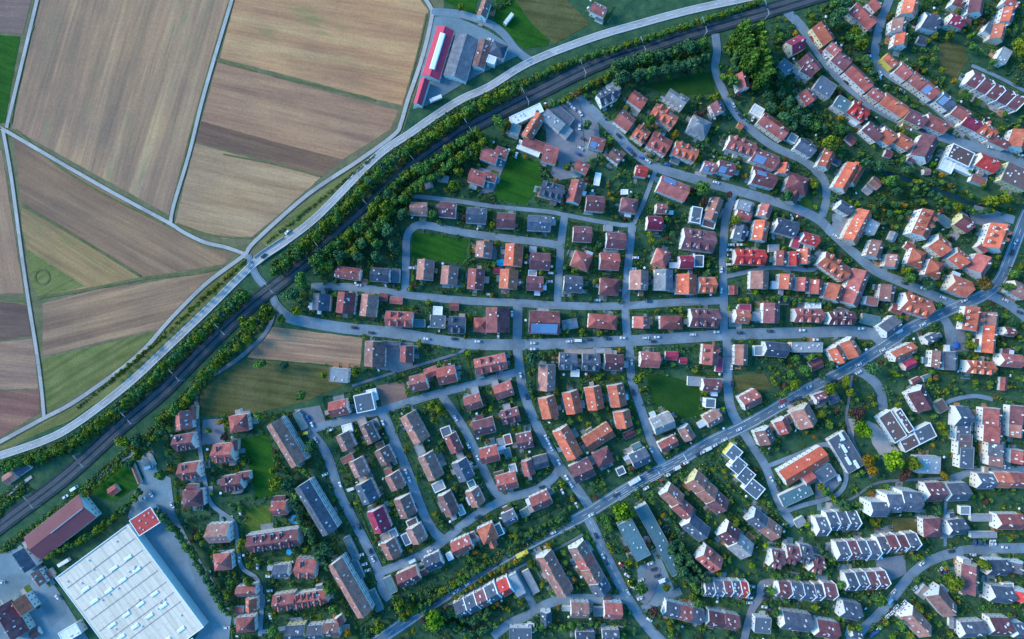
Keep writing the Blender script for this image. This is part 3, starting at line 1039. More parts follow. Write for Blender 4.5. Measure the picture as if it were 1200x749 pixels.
GM = {
 'f1': mat_field('stubble_grey_brown', (0.20,0.165,0.125),(0.30,0.215,0.15),(0.37,0.30,0.19), -74, 0.085, 0.004, 0.55, (0.20,0.20,0.10)),
 'f2': mat_field('stubble_ochre', (0.29,0.175,0.115),(0.385,0.25,0.145),(0.44,0.32,0.18), 10, 0.075, 0.006, 0.6, (0.20,0.20,0.07)),
 'f3': mat_field('stubble_tan', (0.22,0.145,0.105),(0.31,0.205,0.14),(0.37,0.26,0.165), 12, 0.12, 0.008, 0.9),
 'f3b': mat_field('stubble_dull', (0.21,0.155,0.125),(0.27,0.195,0.15),(0.33,0.24,0.17), 5, 0.12, 0.008, 0.9),
 'f4': mat_field('dark_soil', (0.12,0.085,0.07),(0.155,0.11,0.085),(0.19,0.135,0.10), 15, 0.15, 0.01, 1.0),
 'f4b': mat_field('dark_soil_left', (0.10,0.075,0.07),(0.135,0.10,0.09),(0.16,0.12,0.10), 5, 0.15, 0.01, 1.0),
 'f5': mat_field('stubble_light', (0.26,0.19,0.125),(0.33,0.25,0.16),(0.38,0.30,0.20), 12, 0.12, 0.008, 0.8),
 'f6': mat_field('soil_mauve', (0.16,0.115,0.09),(0.215,0.155,0.11),(0.27,0.20,0.135), 29, 0.13, 0.006, 1.0),
 'f7': mat_field('stubble_olive', (0.20,0.16,0.085),(0.29,0.22,0.12),(0.34,0.26,0.15), 32, 0.14, 0.006, 0.9, (0.15,0.17,0.05)),
 'f8': mat_field('soil_rows', (0.15,0.105,0.08),(0.235,0.17,0.12),(0.34,0.25,0.165), -14, 0.14, 0.005, 1.1),
 'f9': mat_field('stubble_rose', (0.23,0.165,0.125),(0.28,0.20,0.145),(0.33,0.25,0.17), 80, 0.12, 0.006, 0.9),
 'f10': mat_field('soil_red', (0.16,0.09,0.085),(0.20,0.12,0.105),(0.25,0.16,0.13), 8, 0.12, 0.008, 1.0),
 'f11': mat_field('soil_grey', (0.15,0.125,0.12),(0.19,0.15,0.14),(0.24,0.19,0.16), 5, 0.12, 0.008, 1.0),
 'f12': mat_field('stubble_pale', (0.19,0.14,0.11),(0.27,0.20,0.145),(0.38,0.29,0.20), 6, 0.35, 0.01, 1.8),
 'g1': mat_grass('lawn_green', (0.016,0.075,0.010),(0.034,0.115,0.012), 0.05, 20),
 'g1d': mat_grass('lawn_dark', (0.015,0.06,0.012),(0.03,0.085,0.015), 0.05),  # deeper green grass, also used for the brook bank
 'g2': mat_grass('meadow_green', (0.06,0.11,0.015),(0.12,0.16,0.03), 0.05, 40),
 'g2d': mat_grass('orchard_green', (0.02,0.055,0.02),(0.045,0.085,0.025), 0.12, 30),
 'g3': mat_grass('meadow_yellow_green', (0.13,0.145,0.04),(0.23,0.20,0.07), 0.06, -30),
 'g4': mat_grass('rough_olive', (0.08,0.08,0.025),(0.15,0.125,0.05), 0.05, 8),
 'baulk': mat_grass('baulk_grass', (0.10,0.115,0.04),(0.20,0.17,0.08), 0.08),
 'yard': mat_asphalt('yard_asphalt', (0.18,0.235,0.26), 0.25, 0.03),
 'yardp': mat_asphalt('yard_paving', (0.20,0.20,0.22), 0.22, 0.05),
 'plaza': mat_asphalt('plaza_slabs', (0.40,0.34,0.32), 0.15, 0.08),
 'patio': mat_asphalt('garden_paving', (0.24,0.23,0.23), 0.35, 0.1),
}
M_GROUND = mat_grass('garden_ground', (0.018,0.068,0.038),(0.075,0.135,0.060), 0.13)
M_ROAD = {'hwy': mat_asphalt('highway_surface', (0.42,0.38,0.36), 0.10), 'farm': mat_asphalt('farm_track_surface', (0.42,0.37,0.34), 0.12),
          'res': mat_asphalt('street_asphalt', (0.19,0.235,0.27), 0.22), 'main': mat_asphalt('main_road_asphalt', (0.125,0.175,0.215), 0.18),
          'path': mat_asphalt('path_surface', (0.15,0.17,0.20), 0.15), 'lot': mat_asphalt('car_park_asphalt', (0.20,0.19,0.21), 0.15)}
M_PAVE = mat_asphalt('pavement_surface', (0.20,0.24,0.27), 0.16)
M_VERGE = mat_grass('verge_grass', (0.12,0.115,0.055),(0.23,0.19,0.10), 0.1)
M_MARK = mat_simple('road_paint_white', (0.75,0.75,0.75), 0.7, 0.15)
M_BALLAST = mat_asphalt('rail_ballast', (0.065,0.072,0.082), 0.25, 0.15)
M_BEDS = mat_asphalt('rail_bed', (0.028,0.042,0.048), 0.3, 0.1)
M_RAIL = mat_simple('rail_steel', (0.22,0.21,0.22), 0.4, 0.1)
M_SLEEP = mat_simple('sleeper_concrete', (0.11,0.11,0.115), 0.9, 0.2)
M_WATER = mat_simple('brook_water', (0.012,0.035,0.045), 0.1, 0.2, 0.3)
M_CONC = mat_simple('concrete', (0.42,0.42,0.42), 0.85, 0.15)
M_METAL = mat_simple('galvanised_metal', (0.40,0.42,0.44), 0.5, 0.1)

# ---------------------------------------------------------------- mesh tools
def mesh_from(name, verts, faces, mats=(), fm=None, smooth=False):
    me = bpy.data.meshes.new(name); me.from_pydata([tuple(v) for v in verts], [], faces); me.update()
    for m in mats: me.materials.append(m)
    if fm is not None: me.polygons.foreach_set('material_index', fm)
    if smooth: me.polygons.foreach_set('use_smooth', [True]*len(me.polygons))
    return me
def link(name, data, parent=None, loc=(0,0,0), rz=0.0, scale=None):
    o = bpy.data.objects.new(name, data); COL.objects.link(o)
    if parent is not None: o.parent = parent
    o.location = loc; o.rotation_euler = (0,0,rz)
    if scale is not None: o.scale = scale
    return o
class MB:
    def __init__(s): s.v=[]; s.f=[]; s.m=[]
    def quad(s, a, b, c, d, m=0):
        i=len(s.v); s.v += [a,b,c,d]; s.f.append((i,i+1,i+2,i+3)); s.m.append(m)
    def box(s, x0,x1,y0,y1,z0,z1,m=0):
        i=len(s.v); s.v += [(x0,y0,z0),(x1,y0,z0),(x1,y1,z0),(x0,y1,z0),(x0,y0,z1),(x1,y0,z1),(x1,y1,z1),(x0,y1,z1)]
        for f in ((0,3,2,1),(4,5,6,7),(0,1,5,4),(1,2,6,5),(2,3,7,6),(3,0,4,7)): s.f.append(tuple(i+k for k in f)); s.m.append(m)
    def prism(s, prof, x0, x1, m=0, caps=True):
        """profile in (y,z), extruded along x"""
        n=len(prof); i=len(s.v)
        s.v += [(x0,y,z) for y,z in prof] + [(x1,y,z) for y,z in prof]
        for k in range(n):
            s.f.append((i+k, i+(k+1)%n, i+n+(k+1)%n, i+n+k)); s.m.append(m)
        if caps:
            s.f.append(tuple(i+k for k in range(n))[::-1]); s.m.append(m)
            s.f.append(tuple(i+n+k for k in range(n))); s.m.append(m)
    def mesh(s, name, mats): return mesh_from(name, s.v, s.f, mats, s.m)

def structure(name, me): o = link(name, me); o['kind'] = 'structure'; return o

# ---------------------------------------------------------------- occupancy raster (survey units)
GW, GH = 1260, 810; OX, OY = 30, 30
occ = np.zeros((GH, GW), bool)
YY, XX = np.mgrid[0:GH, 0:GW]; XX = XX-OX+0.5; YY = YY-OY+0.5
def mark_poly(pts, pad=0):
    xs=[p[0] for p in pts]; ys=[p[1] for p in pts]
    x0=max(0,int(min(xs)-pad)+OX-1); x1=min(GW,int(max(xs)+pad)+OX+2); y0=max(0,int(min(ys)-pad)+OY-1); y1=min(GH,int(max(ys)+pad)+OY+2)
    if x1<=x0 or y1<=y0: return
    X=XX[y0:y1,x0:x1]; Y=YY[y0:y1,x0:x1]; ins=np.zeros(X.shape,bool); j=len(pts)-1
    for i in range(len(pts)):
        xi,yi=pts[i]; xj,yj=pts[j]
        if yi!=yj: ins ^= ((yi>Y)!=(yj>Y)) & (X < (xj-xi)*(Y-yi)/(yj-yi)+xi)
        j=i
    occ[y0:y1,x0:x1] |= ins
def mark_line(pts, w):
    for (ax,ay),(bx,by) in zip(pts[:-1],pts[1:]):
        x0=max(0,int(min(ax,bx)-w)+OX-1); x1=min(GW,int(max(ax,bx)+w)+OX+2); y0=max(0,int(min(ay,by)-w)+OY-1); y1=min(GH,int(max(ay,by)+w)+OY+2)
        if x1<=x0 or y1<=y0: continue
        X=XX[y0:y1,x0:x1]; Y=YY[y0:y1,x0:x1]; dx,dy=bx-ax,by-ay; t=np.clip(((X-ax)*dx+(Y-ay)*dy)/max(1e-6,dx*dx+dy*dy),0,1)
        occ[y0:y1,x0:x1] |= (X-ax-t*dx)**2+(Y-ay-t*dy)**2 < w*w
def is_occ(px,py):
    i=int(py+OY); j=int(px+OX)
    return not (0<=i<GH and 0<=j<GW) or occ[i,j]

def pts_of(s): return [tuple(float(a) for a in p.split(',')) for p in s.split()]
def smooth(pts, n=5):
    if len(pts)<3: return pts
    P=[pts[0]]+pts+[pts[-1]]; out=[]
    for i in range(1,len(P)-2):
        p0,p1,p2,p3=[np.array(P[i+k]) for k in (-1,0,1,2)]
        for t in np.linspace(0,1,n,endpoint=False):
            out.append(tuple(0.5*((2*p1)+(-p0+p2)*t+(2*p0-5*p1+4*p2-p3)*t*t+(-p0+3*p1-3*p2+p3)*t**3)))
    out.append(tuple(pts[-1])); return out
def offset_line(P, off):
    P=np.array(P); d=np.gradient(P,axis=0); d/=np.maximum(1e-6,np.linalg.norm(d,axis=1))[:,None]
    n=np.stack([-d[:,1],d[:,0]],1); return P+n*off
def ribbon(name, pts, w, z, m, off=0.0, mb=None, mi=0):
    """pts in world metres"""
    A=offset_line(pts, off-w/2); B=offset_line(pts, off+w/2)
    own = mb is None
    if own: mb=MB()
    i=len(mb.v); n=len(A)
    mb.v += [(a[0],a[1],z) for a in A]+[(b[0],b[1],z) for b in B]
    for k in range(n-1): mb.f.append((i+k,i+k+1,i+n+k+1,i+n+k)); mb.m.append(mi)
    if own: return structure(name, mb.mesh(name,[m]))
def wline(pts): return [ground_xy(*p) for p in pts]
def resample(W, step):
    W=np.array(W); seg=np.linalg.norm(np.diff(W,axis=0),axis=1); s=np.concatenate([[0],np.cumsum(seg)])
    t=np.arange(0,s[-1],step); return np.stack([np.interp(t,s,W[:,0]),np.interp(t,s,W[:,1])],1)
def dashes(mb, W, off, w, on, gap, z, t0=0, t1=1e9):
    R=resample(W,0.5); R=offset_line(R,off); i=int(t0/0.5); n=min(len(R)-1,int(t1/0.5)); k=i
    while k < n:
        e=min(n,k+int(on/0.5)); ribbon('',R[k:e+1],w,z,None,0,mb) if e>k else None; k=e+int(gap/0.5)

# ---------------------------------------------------------------- ground
g=MB(); S=3500; N=14
for i in range(N):
    for j in range(N):
        x0=-S+2*S*i/N; x1=-S+2*S*(i+1)/N; y0=-S+2*S*j/N; y1=-S+2*S*(j+1)/N
        g.quad((x0,y0,0),(x1,y0,0),(x1,y1,0),(x0,y1,0))
structure('ground', g.mesh('ground',[M_GROUND]))
# fields country left of the highway
def patch(name, pts, m, z):
    bm=bmesh.new(); vs=[bm.verts.new((*ground_xy(*p),z)) for p in pts]; f=bm.faces.new(vs); bmesh.ops.triangulate(bm,faces=[f]); bmesh.ops.recalc_face_normals(bm,faces=bm.faces)
    if bm.faces[0:1] and bm.faces[:][0].normal.z<0: bmesh.ops.reverse_faces(bm,faces=bm.faces)
    me=bpy.data.meshes.new(name); bm.to_mesh(me); bm.free(); me.materials.append(m); return structure(name, me)
country=[(-700,-700),(520,-700),(520,8),(470,160),(290,320),(150,452),(0,532),(-700,700)]
patch('verge_land', country, M_VERGE, 0.03); mark_poly(country)
for i,(nm,mk,s) in enumerate(PATCHES):
    p=pts_of(s); hard = mk in ('yard','yardp','plaza')
    if len(p)>4 or not hard:
        q=[]                                                  # ragged, softly wandering edges instead of ruled ones
        for a,b in zip(p,p[1:]+p[:1]):
            n=max(1,int(math.hypot(b[0]-a[0],b[1]-a[1])/7))
            for k in range(n):
                t=k/n; j=0.0 if k==0 or hard else 0.45
                q.append((a[0]+(b[0]-a[0])*t+random.uniform(-j,j), a[1]+(b[1]-a[1])*t+random.uniform(-j,j)))
        pp=q
    else: pp=p
    patch(nm, pp, GM[mk], 0.06+0.004*i)
    if i<21 or hard or mk in('g1','g1d','g4','f11','f12','g2'): mark_poly(p)
# worn ring in the meadow and cart tracks across the stubble
ring=[(50+8*math.cos(a)*1.05, 325+8.5*math.sin(a)) for a in np.linspace(0,2*math.pi,25)]
ribbon('worn_ring', wline(ring), 1.0, 0.33, GM['baulk'])
for s,w in (("252,70 275,77 300,84",1.4),("320,88 360,98 400,107 440,118",1.6),("262,181 318,192 376,207",1.4),("18,152 70,196 130,232 192,262",2.0),("26,240 90,278 165,324",2.4),
            ("44,349 110,338 170,326 230,320 262,312",2.6),("207,262 250,276 295,279",1.8),("40,30 26,70 13,145",1.6),("268,4 238,104 199,250",1.5),("474,120 490,60 500,16",1.4),("-10,348 34,354",1.8)):
    ribbon('grass_baulk', wline(smooth(pts_of(s))), w*.8, 0.34, GM['baulk'])
structure_streets={}
zr=0.40
pave=MB(); zi=0
for nm,w,kind,s in NAMED_STREETS:
    p=smooth(pts_of(s)); W=wline(p); structure_streets[nm]=(p,w,kind)
    mark_line(p, w/2+ (2.2 if kind in('res','main','lot') else 1.2))
    if kind in ('res','main') and w>=6: ribbon('', W, w*K+1.8, 0.362+0.0004*zi, None, 0, pave)
    elif kind=='farm': ribbon('', W, w*K+0.8, 0.362+0.0004*zi, None, 0, pave, 1)
    zi+=1
structure('pavement', pave.mesh('pavement',[M_PAVE, GM['g4']]))
for nm,(p,w,kind) in structure_streets.items():
    zr+=0.004
    base={'hwy':'highway','farm':'farm_track','res':'street','main':'main_road','path':'footpath','lot':'car_park'}[kind]
    wm=w*K
    ribbon(base, wline(p), wm, zr, M_ROAD[kind])
ZM=zr+0.01
marks=MB()
HW_LINE=wline(structure_streets['the straight highway'][0]); R=resample(HW_LINE,2)
for o in (-2.35,2.35): ribbon('',R,0.22,ZM,None,o,marks)
dashes(marks,HW_LINE,0,0.25,6,6,ZM)
D=wline(structure_streets['the long diagonal road'][0]); dashes(marks,D,0,0.22,4,7,ZM); R=resample(D,2)
for o in (-3.1,3.1): dashes(marks,D,o,0.22,500,1,ZM)
for t in (150,300,425): 
    dashes(marks,D,3.0,0.5,1,1.2,ZM+.003,t,t+18)
for o in (-1.6,1.6,-4.4): dashes(marks,D,o,0.25,9,4,ZM+.004,205,262)
for t in (206,240,262): 
    RR=resample(D,0.5); k=int(t/0.5); q=offset_line(RR[k-1:k+2],-2.6); qq=offset_line(RR[k-1:k+2],2.6)
    a=q[1]; b=qq[1] if t!=240 else (q[1]+qq[1])/2; ribbon('',[tuple(a),tuple((a+b)/2),tuple(b)],0.5,ZM+.006,None,0,marks)
SS=wline(structure_streets['the southern side street'][0]); dashes(marks,SS,0,0.2,3,3,ZM,4,70)
structure('road_marking', marks.mesh('road_marking',[M_MARK]))

# railway
rp=smooth(pts_of(RAIL)); RW=wline(rp); mark_line(rp, 9.5)
ribbon('railway_bed', RW, 10.6, 0.70, M_BEDS); 
tr=MB(); sl=MB()
for o in (-2.15,2.15):
    ribbon('', RW, 2.9, 0.74, None, o, tr, 0)
    for g_ in (-0.72,0.72):
        A=offset_line(RW,o+g_-0.06); B=offset_line(RW,o+g_+0.06); i=len(tr.v); n=len(A)
        tr.v+=[(a[0],a[1],0.92) for a in A]+[(b[0],b[1],0.92) for b in B]
        for k in range(n-1): tr.f.append((i+k,i+k+1,i+n+k+1,i+n+k)); tr.m.append(1)
    R=resample(RW,0.9); R2=offset_line(R,o); d=np.gradient(R2,axis=0); d/=np.linalg.norm(d,axis=1)[:,None]
    for k in range(len(R2)):
        c=R2[k]; t=d[k]; n_=np.array([-t[1],t[0]]); a=c-n_*1.3-t*.13; b=c+n_*1.3-t*.13; e=c+n_*1.3+t*.13; f=c-n_*1.3+t*.13
        tr.quad((*a,0.78),(*b,0.78),(*e,0.78),(*f,0.78),2)
structure('railway_track', tr.mesh('railway_track',[M_BALLAST,M_RAIL,M_SLEEP]))
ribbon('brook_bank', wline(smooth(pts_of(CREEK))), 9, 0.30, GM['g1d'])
ribbon('brook', wline(smooth(pts_of(CREEK))), 3.6, 0.33, M_WATER); mark_line(pts_of(CREEK),3)

# ---------------------------------------------------------------- labels
ORD=['','first','second','third','fourth','fifth','sixth','seventh','eighth','ninth','tenth','eleventh','twelfth','13th','14th','15th','16th','17th','18th','19th','20th']
def ordn(n): 
    if n<=20: return ORD[n]
    return str(n)+({1:'st',2:'nd',3:'rd'}.get(n%10,'th') if not 10<n%100<14 else 'th')
def name_all(items, say):
    """items: (object, head, place, x, group) -> unique labels by place and order from the left"""
    d={}
    for it in items: d.setdefault((it[1],it[2]),[]).append(it)
    for (head,place),L_ in d.items():
        L_.sort(key=lambda t:t[3])
        for k,it in enumerate(L_):
            it[0]['label']= f"{head} {place}" if len(L_)==1 else say(head,place,ordn(k+1))
            if it[4]: it[0]['group']=it[4]

# ---------------------------------------------------------------- buildings
WIN=MB(); WIN.box(-0.55,0.55,-0.06,0.06,0,1.35,0); WIN.box(-0.45,0.45,-0.08,0.08,0.1,1.25,1)
WIN_ME=WIN.mesh('window',[FRAME,GLASS])
SKY=MB(); SKY.box(-0.5,0.5,-0.7,0.7,-0.05,0.14,0); SKY.box(-0.4,0.4,-0.6,0.6,0.14,0.18,1); SKY_ME=SKY.mesh('skylight',[FRAME,SKYL])
CH=MB(); CH.box(-0.35,0.35,-0.3,0.3,-1.2,1.1,0); CH.box(-0.42,0.42,-0.37,0.37,1.1,1.22,1); CH.box(-0.18,0.18,-0.15,0.15,1.22,1.45,2); CH_ME=CH.mesh('chimney',[BRICK,FRAME,ZINC])
DM=MB(); DM.prism([(-1.0,-1.6),(1.0,-1.6),(1.0,0.5),(0,1.3),(-1.0,0.5)],-0.2,1.9,0); DM.prism([(-1.2,0.42),(0,1.42),(1.2,0.42),(1.2,0.6),(0,1.6),(-1.2,0.6)],-1.6,2.1,1); DM.box(1.91,1.95,-0.6,0.6,-0.6,0.4,2)

ROOFWORD={'O':'orange','R':'red','P':'faded pink','B':'brown','S':'slate','G':'grey','V':'bright red','M':'crimson','T':'teal','W':'white'}
DORM={}
def dormer_mesh(k):
    if k not in DORM: DORM[k]=DM.mesh('dormer',[W_WHITE,ROOF[k],GLASS])
    return DORM[k]
n_win=0
def put_windows(root, Lm, Wm, he, rz, cx, cy, base_z=0.0):
    global n_win
    """windows on the two walls the open side shows"""
    rad=math.hypot(cx,cy)
    if rad<1: return
    c,s=math.cos(rz),math.sin(rz)
    floors=max(1,int((he-0.4)/2.7))
    to=(-cx,-cy)
    for (nx,ny,half,length,ang) in ((0,1,Wm/2,Lm,0),(0,-1,Wm/2,Lm,0),(1,0,Lm/2,Wm,math.pi/2),(-1,0,Lm/2,Wm,math.pi/2)):
        wx,wy=nx*c-ny*s, nx*s+ny*c
        if (wx*to[0]+wy*to[1])/rad < 0.3: continue
        n=max(1,min(9,int(length/3.4)))
        for f in range(floors):
            for k in range(n):
                if random.random()<0.12: continue
                t=(k+0.5)/n*length-length/2
                x,y=(t,ny*(half+0.20)) if nx==0 else (nx*(half+0.26),t)
                o=bpy.data.objects.new('window',WIN_ME); COL.objects.link(o); o.parent=root
                o.location=(x,y,base_z+0.9+f*2.75); o.rotation_euler=(0,0,ang); n_win+=1

def slope_point(y, he, hr, Wm): return hr-(hr-he)*abs(y)/(Wm/2)

def gable_parts(root, Lm, Wm, he, hr, rmat, wmat, flags, ox=0, oy=0, rot=0, detail=True, party=False, code='R', wing=False):
    """walls, roof (> chimney, skylight, dormer, solar_panel) in the frame of root"""
    hip='h' in flags
    frame=root
    def place(o): 
        o.location=(ox,oy,0); o.rotation_euler=(0,0,rot); return o
    w=MB(); a=Wm/2-0.18; l=Lm/2-(0.12 if not party else 0.0)
    if hip: w.box(-l,l,-a,a,0,he)
    else: w.prism([(-a,0),(a,0),(a,he-0.05),(0,hr-0.35),(-a,he-0.05)],-l,l)
    wl=place(link('wall', w.mesh('wall',[wmat]), root))
    r=MB(); o=0.25; e=Wm/2; k=(hr-he)/e; t=0.22
    if hip:
        x0=Lm/2; rl=max(0.6, Lm/2-e*0.95); i=0
        r.v=[(-x0,-e,he),(x0,-e,he),(x0,e,he),(-x0,e,he),(-rl,0,hr),(rl,0,hr),(-x0,-e,he-t),(x0,-e,he-t),(x0,e,he-t),(-x0,e,he-t)]
        r.f=[(0,1,5,4),(1,2,5),(2,3,4,5),(3,0,4),(0,6,7,1),(1,7,8,2),(2,8,9,3),(3,9,6,0),(6,9,8,7)]; r.m=[0]*9
    else:
        x0=Lm/2-(0.02 if party else 0)
        r.prism([(-e,he-0.02),(0,hr),(e,he-0.02),(e,he-0.02-t),(0,hr-t),(-e,he-0.02-t)],-x0,x0,0)
        for sgn in (-1,1): r.box(-x0+.05,x0-.05,sgn*(e+0.08)-0.07,sgn*(e+0.08)+0.07,he-0.26,he-0.1,1)
        r.box(-x0+.02,x0-.02,-0.16,0.16,hr-0.06,hr+0.07,2)
    if party:
        for sgn in ((1,-1) if party==2 else (1,)):
            q=MB(); q.prism([(-e-.25,0),(e+.25,0),(e+.25,he+.1),(0,hr+0.4),(-e-.25,he+.1)],sgn*x0-0.28,sgn*x0+0.28)
            place(link('party_wall', q.mesh('party_wall',[RIM]), root))
    rf=place(link('roof', r.mesh('roof',[rmat,ZINC,rmat]), root))
    if not detail: return wl,rf
    def on_slope(side, x, dist, z=0):   # dist from ridge along plan
        y=side*dist; zz=hr-k*dist
        return (x,y,zz+z)
    tilt=math.atan(k)
    if 'N' not in flags and not wing:
        for _ in range(1 if Lm<18 else 2):
            x=random.uniform(-Lm*.32,Lm*.32); link('chimney',CH_ME,rf,(x,random.choice((-1,1))*random.uniform(.3,1.0),hr),0,(random.uniform(.8,1.25),)*3)
    if not hip and not wing:
        for side in (-1,1):
            for _ in range(random.choice((0,1,1,2,3)) if Lm<22 else 4):
                ob=link('skylight',SKY_ME,rf,on_slope(side,random.uniform(-Lm*.4,Lm*.4),e*random.uniform(.3,.75),0.03)); ob.rotation_euler=(-side*tilt,0,0)
                s_=random.uniform(.7,1.15); ob.scale=(s_,s_,1)
    if 'd' in flags:
        n=2 if Lm<16 else 3 if Lm<24 else 5
        for side in (-1,1):
            for q in range(n if side<0 else max(1,n-1)):
                x=(q+0.5)/n*Lm*.84-Lm*.42
                ob=link('dormer',dormer_mesh(code if code in ROOF else 'R'),rf,on_slope(side,x,e*.55,0.35),side*math.pi/2,(1,)*3)
    for fl,side in (('s',-1),('t',1)):
        if fl in flags:
            p=MB(); big=Lm>18; ww=Lm*(.86 if 's' in flags and Lm>20 else .42)/2
            p.box(-ww,ww,-e*.40,e*.40,0.05,0.16)
            ob=link('solar_panel',p.mesh('solar_panel',[SOLAR]),rf,on_slope(side,(0 if ww>Lm*.4 else -Lm*.2),e*.52*1.0,0.06)); ob.rotation_euler=(-side*tilt,0,0); ob.scale=(1,1/math.cos(tilt),1)
    return wl,rf

def flat_parts(root, Lm, Wm, he, fmat, wmat, rim, ox=0, oy=0, rot=0, detail=True):
    def place(o): o.location=(ox,oy,0); o.rotation_euler=(0,0,rot); return o
    w=MB(); w.box(-Lm/2+.1,Lm/2-.1,-Wm/2+.1,Wm/2-.1,0,he-.02)
    wl=place(link('wall', w.mesh('wall',[wmat]), root))
    r=MB(); r.box(-Lm/2+.12,Lm/2-.12,-Wm/2+.12,Wm/2-.12,he,he+0.12)
    rf=place(link('roof', r.mesh('roof',[fmat]), root))
    q=MB(); t=0.5 if rim==RIM else 0.22
    q.box(-Lm/2-.03,Lm/2+.03,-Wm/2-.03,-Wm/2+t,he-.15,he+.35); q.box(-Lm/2-.03,Lm/2+.03,Wm/2-t,Wm/2+.03,he-.15,he+.35)
    q.box(-Lm/2-.03,-Lm/2+t,-Wm/2+t,Wm/2-t,he-.15,he+.35); q.box(Lm/2-t,Lm/2+.03,-Wm/2+t,Wm/2-t,he-.15,he+.35)
    place(link('parapet', q.mesh('parapet',[rim]), root))
    if detail and Lm>9:
        for _ in range(3 if Lm<16 else 7):
            link('skylight',SKY_ME,rf,(random.uniform(-Lm*.4,Lm*.4),random.uniform(-Wm*.35,Wm*.35),he+.14),0,(random.uniform(.6,1.3),random.uniform(.5,.9),3))
    return wl,rf

def height_of(fl, W, code, kind, L_=0):
    if 'g' in fl: return 2.6,2.6
    he = 6.0
    if 'k' in fl: he=2.4
    elif 'A' in fl: he=(12.2 if 'white apartment' in place_ else 9.2)
    elif 'F' in fl: he=6.5
    elif 'N' in fl: he=6.5
    elif 'x' in fl: he=3.2
    elif 'w' in fl: he=4.2
    if 'f' in fl or 'r' in fl: 
        he=(2.8 if 'k' in fl else 3.2 if 'w' in fl else 5.8 if 'A' in fl else 6.0 if he>=5.6 else he); return he,he
    pitch={'k':0.45,'A':0.5,'N':0.74}.get('k' if 'k' in fl else 'N' if 'N' in fl and 'A' in fl and L_>50 else 'A' if 'A' in fl else '',0.80 if 'h' not in fl else 0.66)
    return he, he+W*K*0.5*pitch

bitems=[]; building_boxes=[]
def footprint(px,py,Lp,Wp,ang,h):
    s=hscale(h); cx,cy=(px-600)*s+600,(py-374.5)*s+374.5
    c,sn=math.cos(math.radians(ang)),math.sin(math.radians(ang)); a,b=Lp*s/2+1,Wp*s/2+1
    pts=[(cx+u*a*c-v*b*sn, cy+u*a*sn+v*b*c) for u,v in((-1,-1),(1,-1),(1,1),(-1,1))]
    mark_poly(pts); return cx,cy,pts
def local_of(root_xy, rz, xy):
    dx,dy=xy[0]-root_xy[0],xy[1]-root_xy[1]; c,s=math.cos(-rz),math.sin(-rz); return dx*c-dy*s, dx*s+dy*c

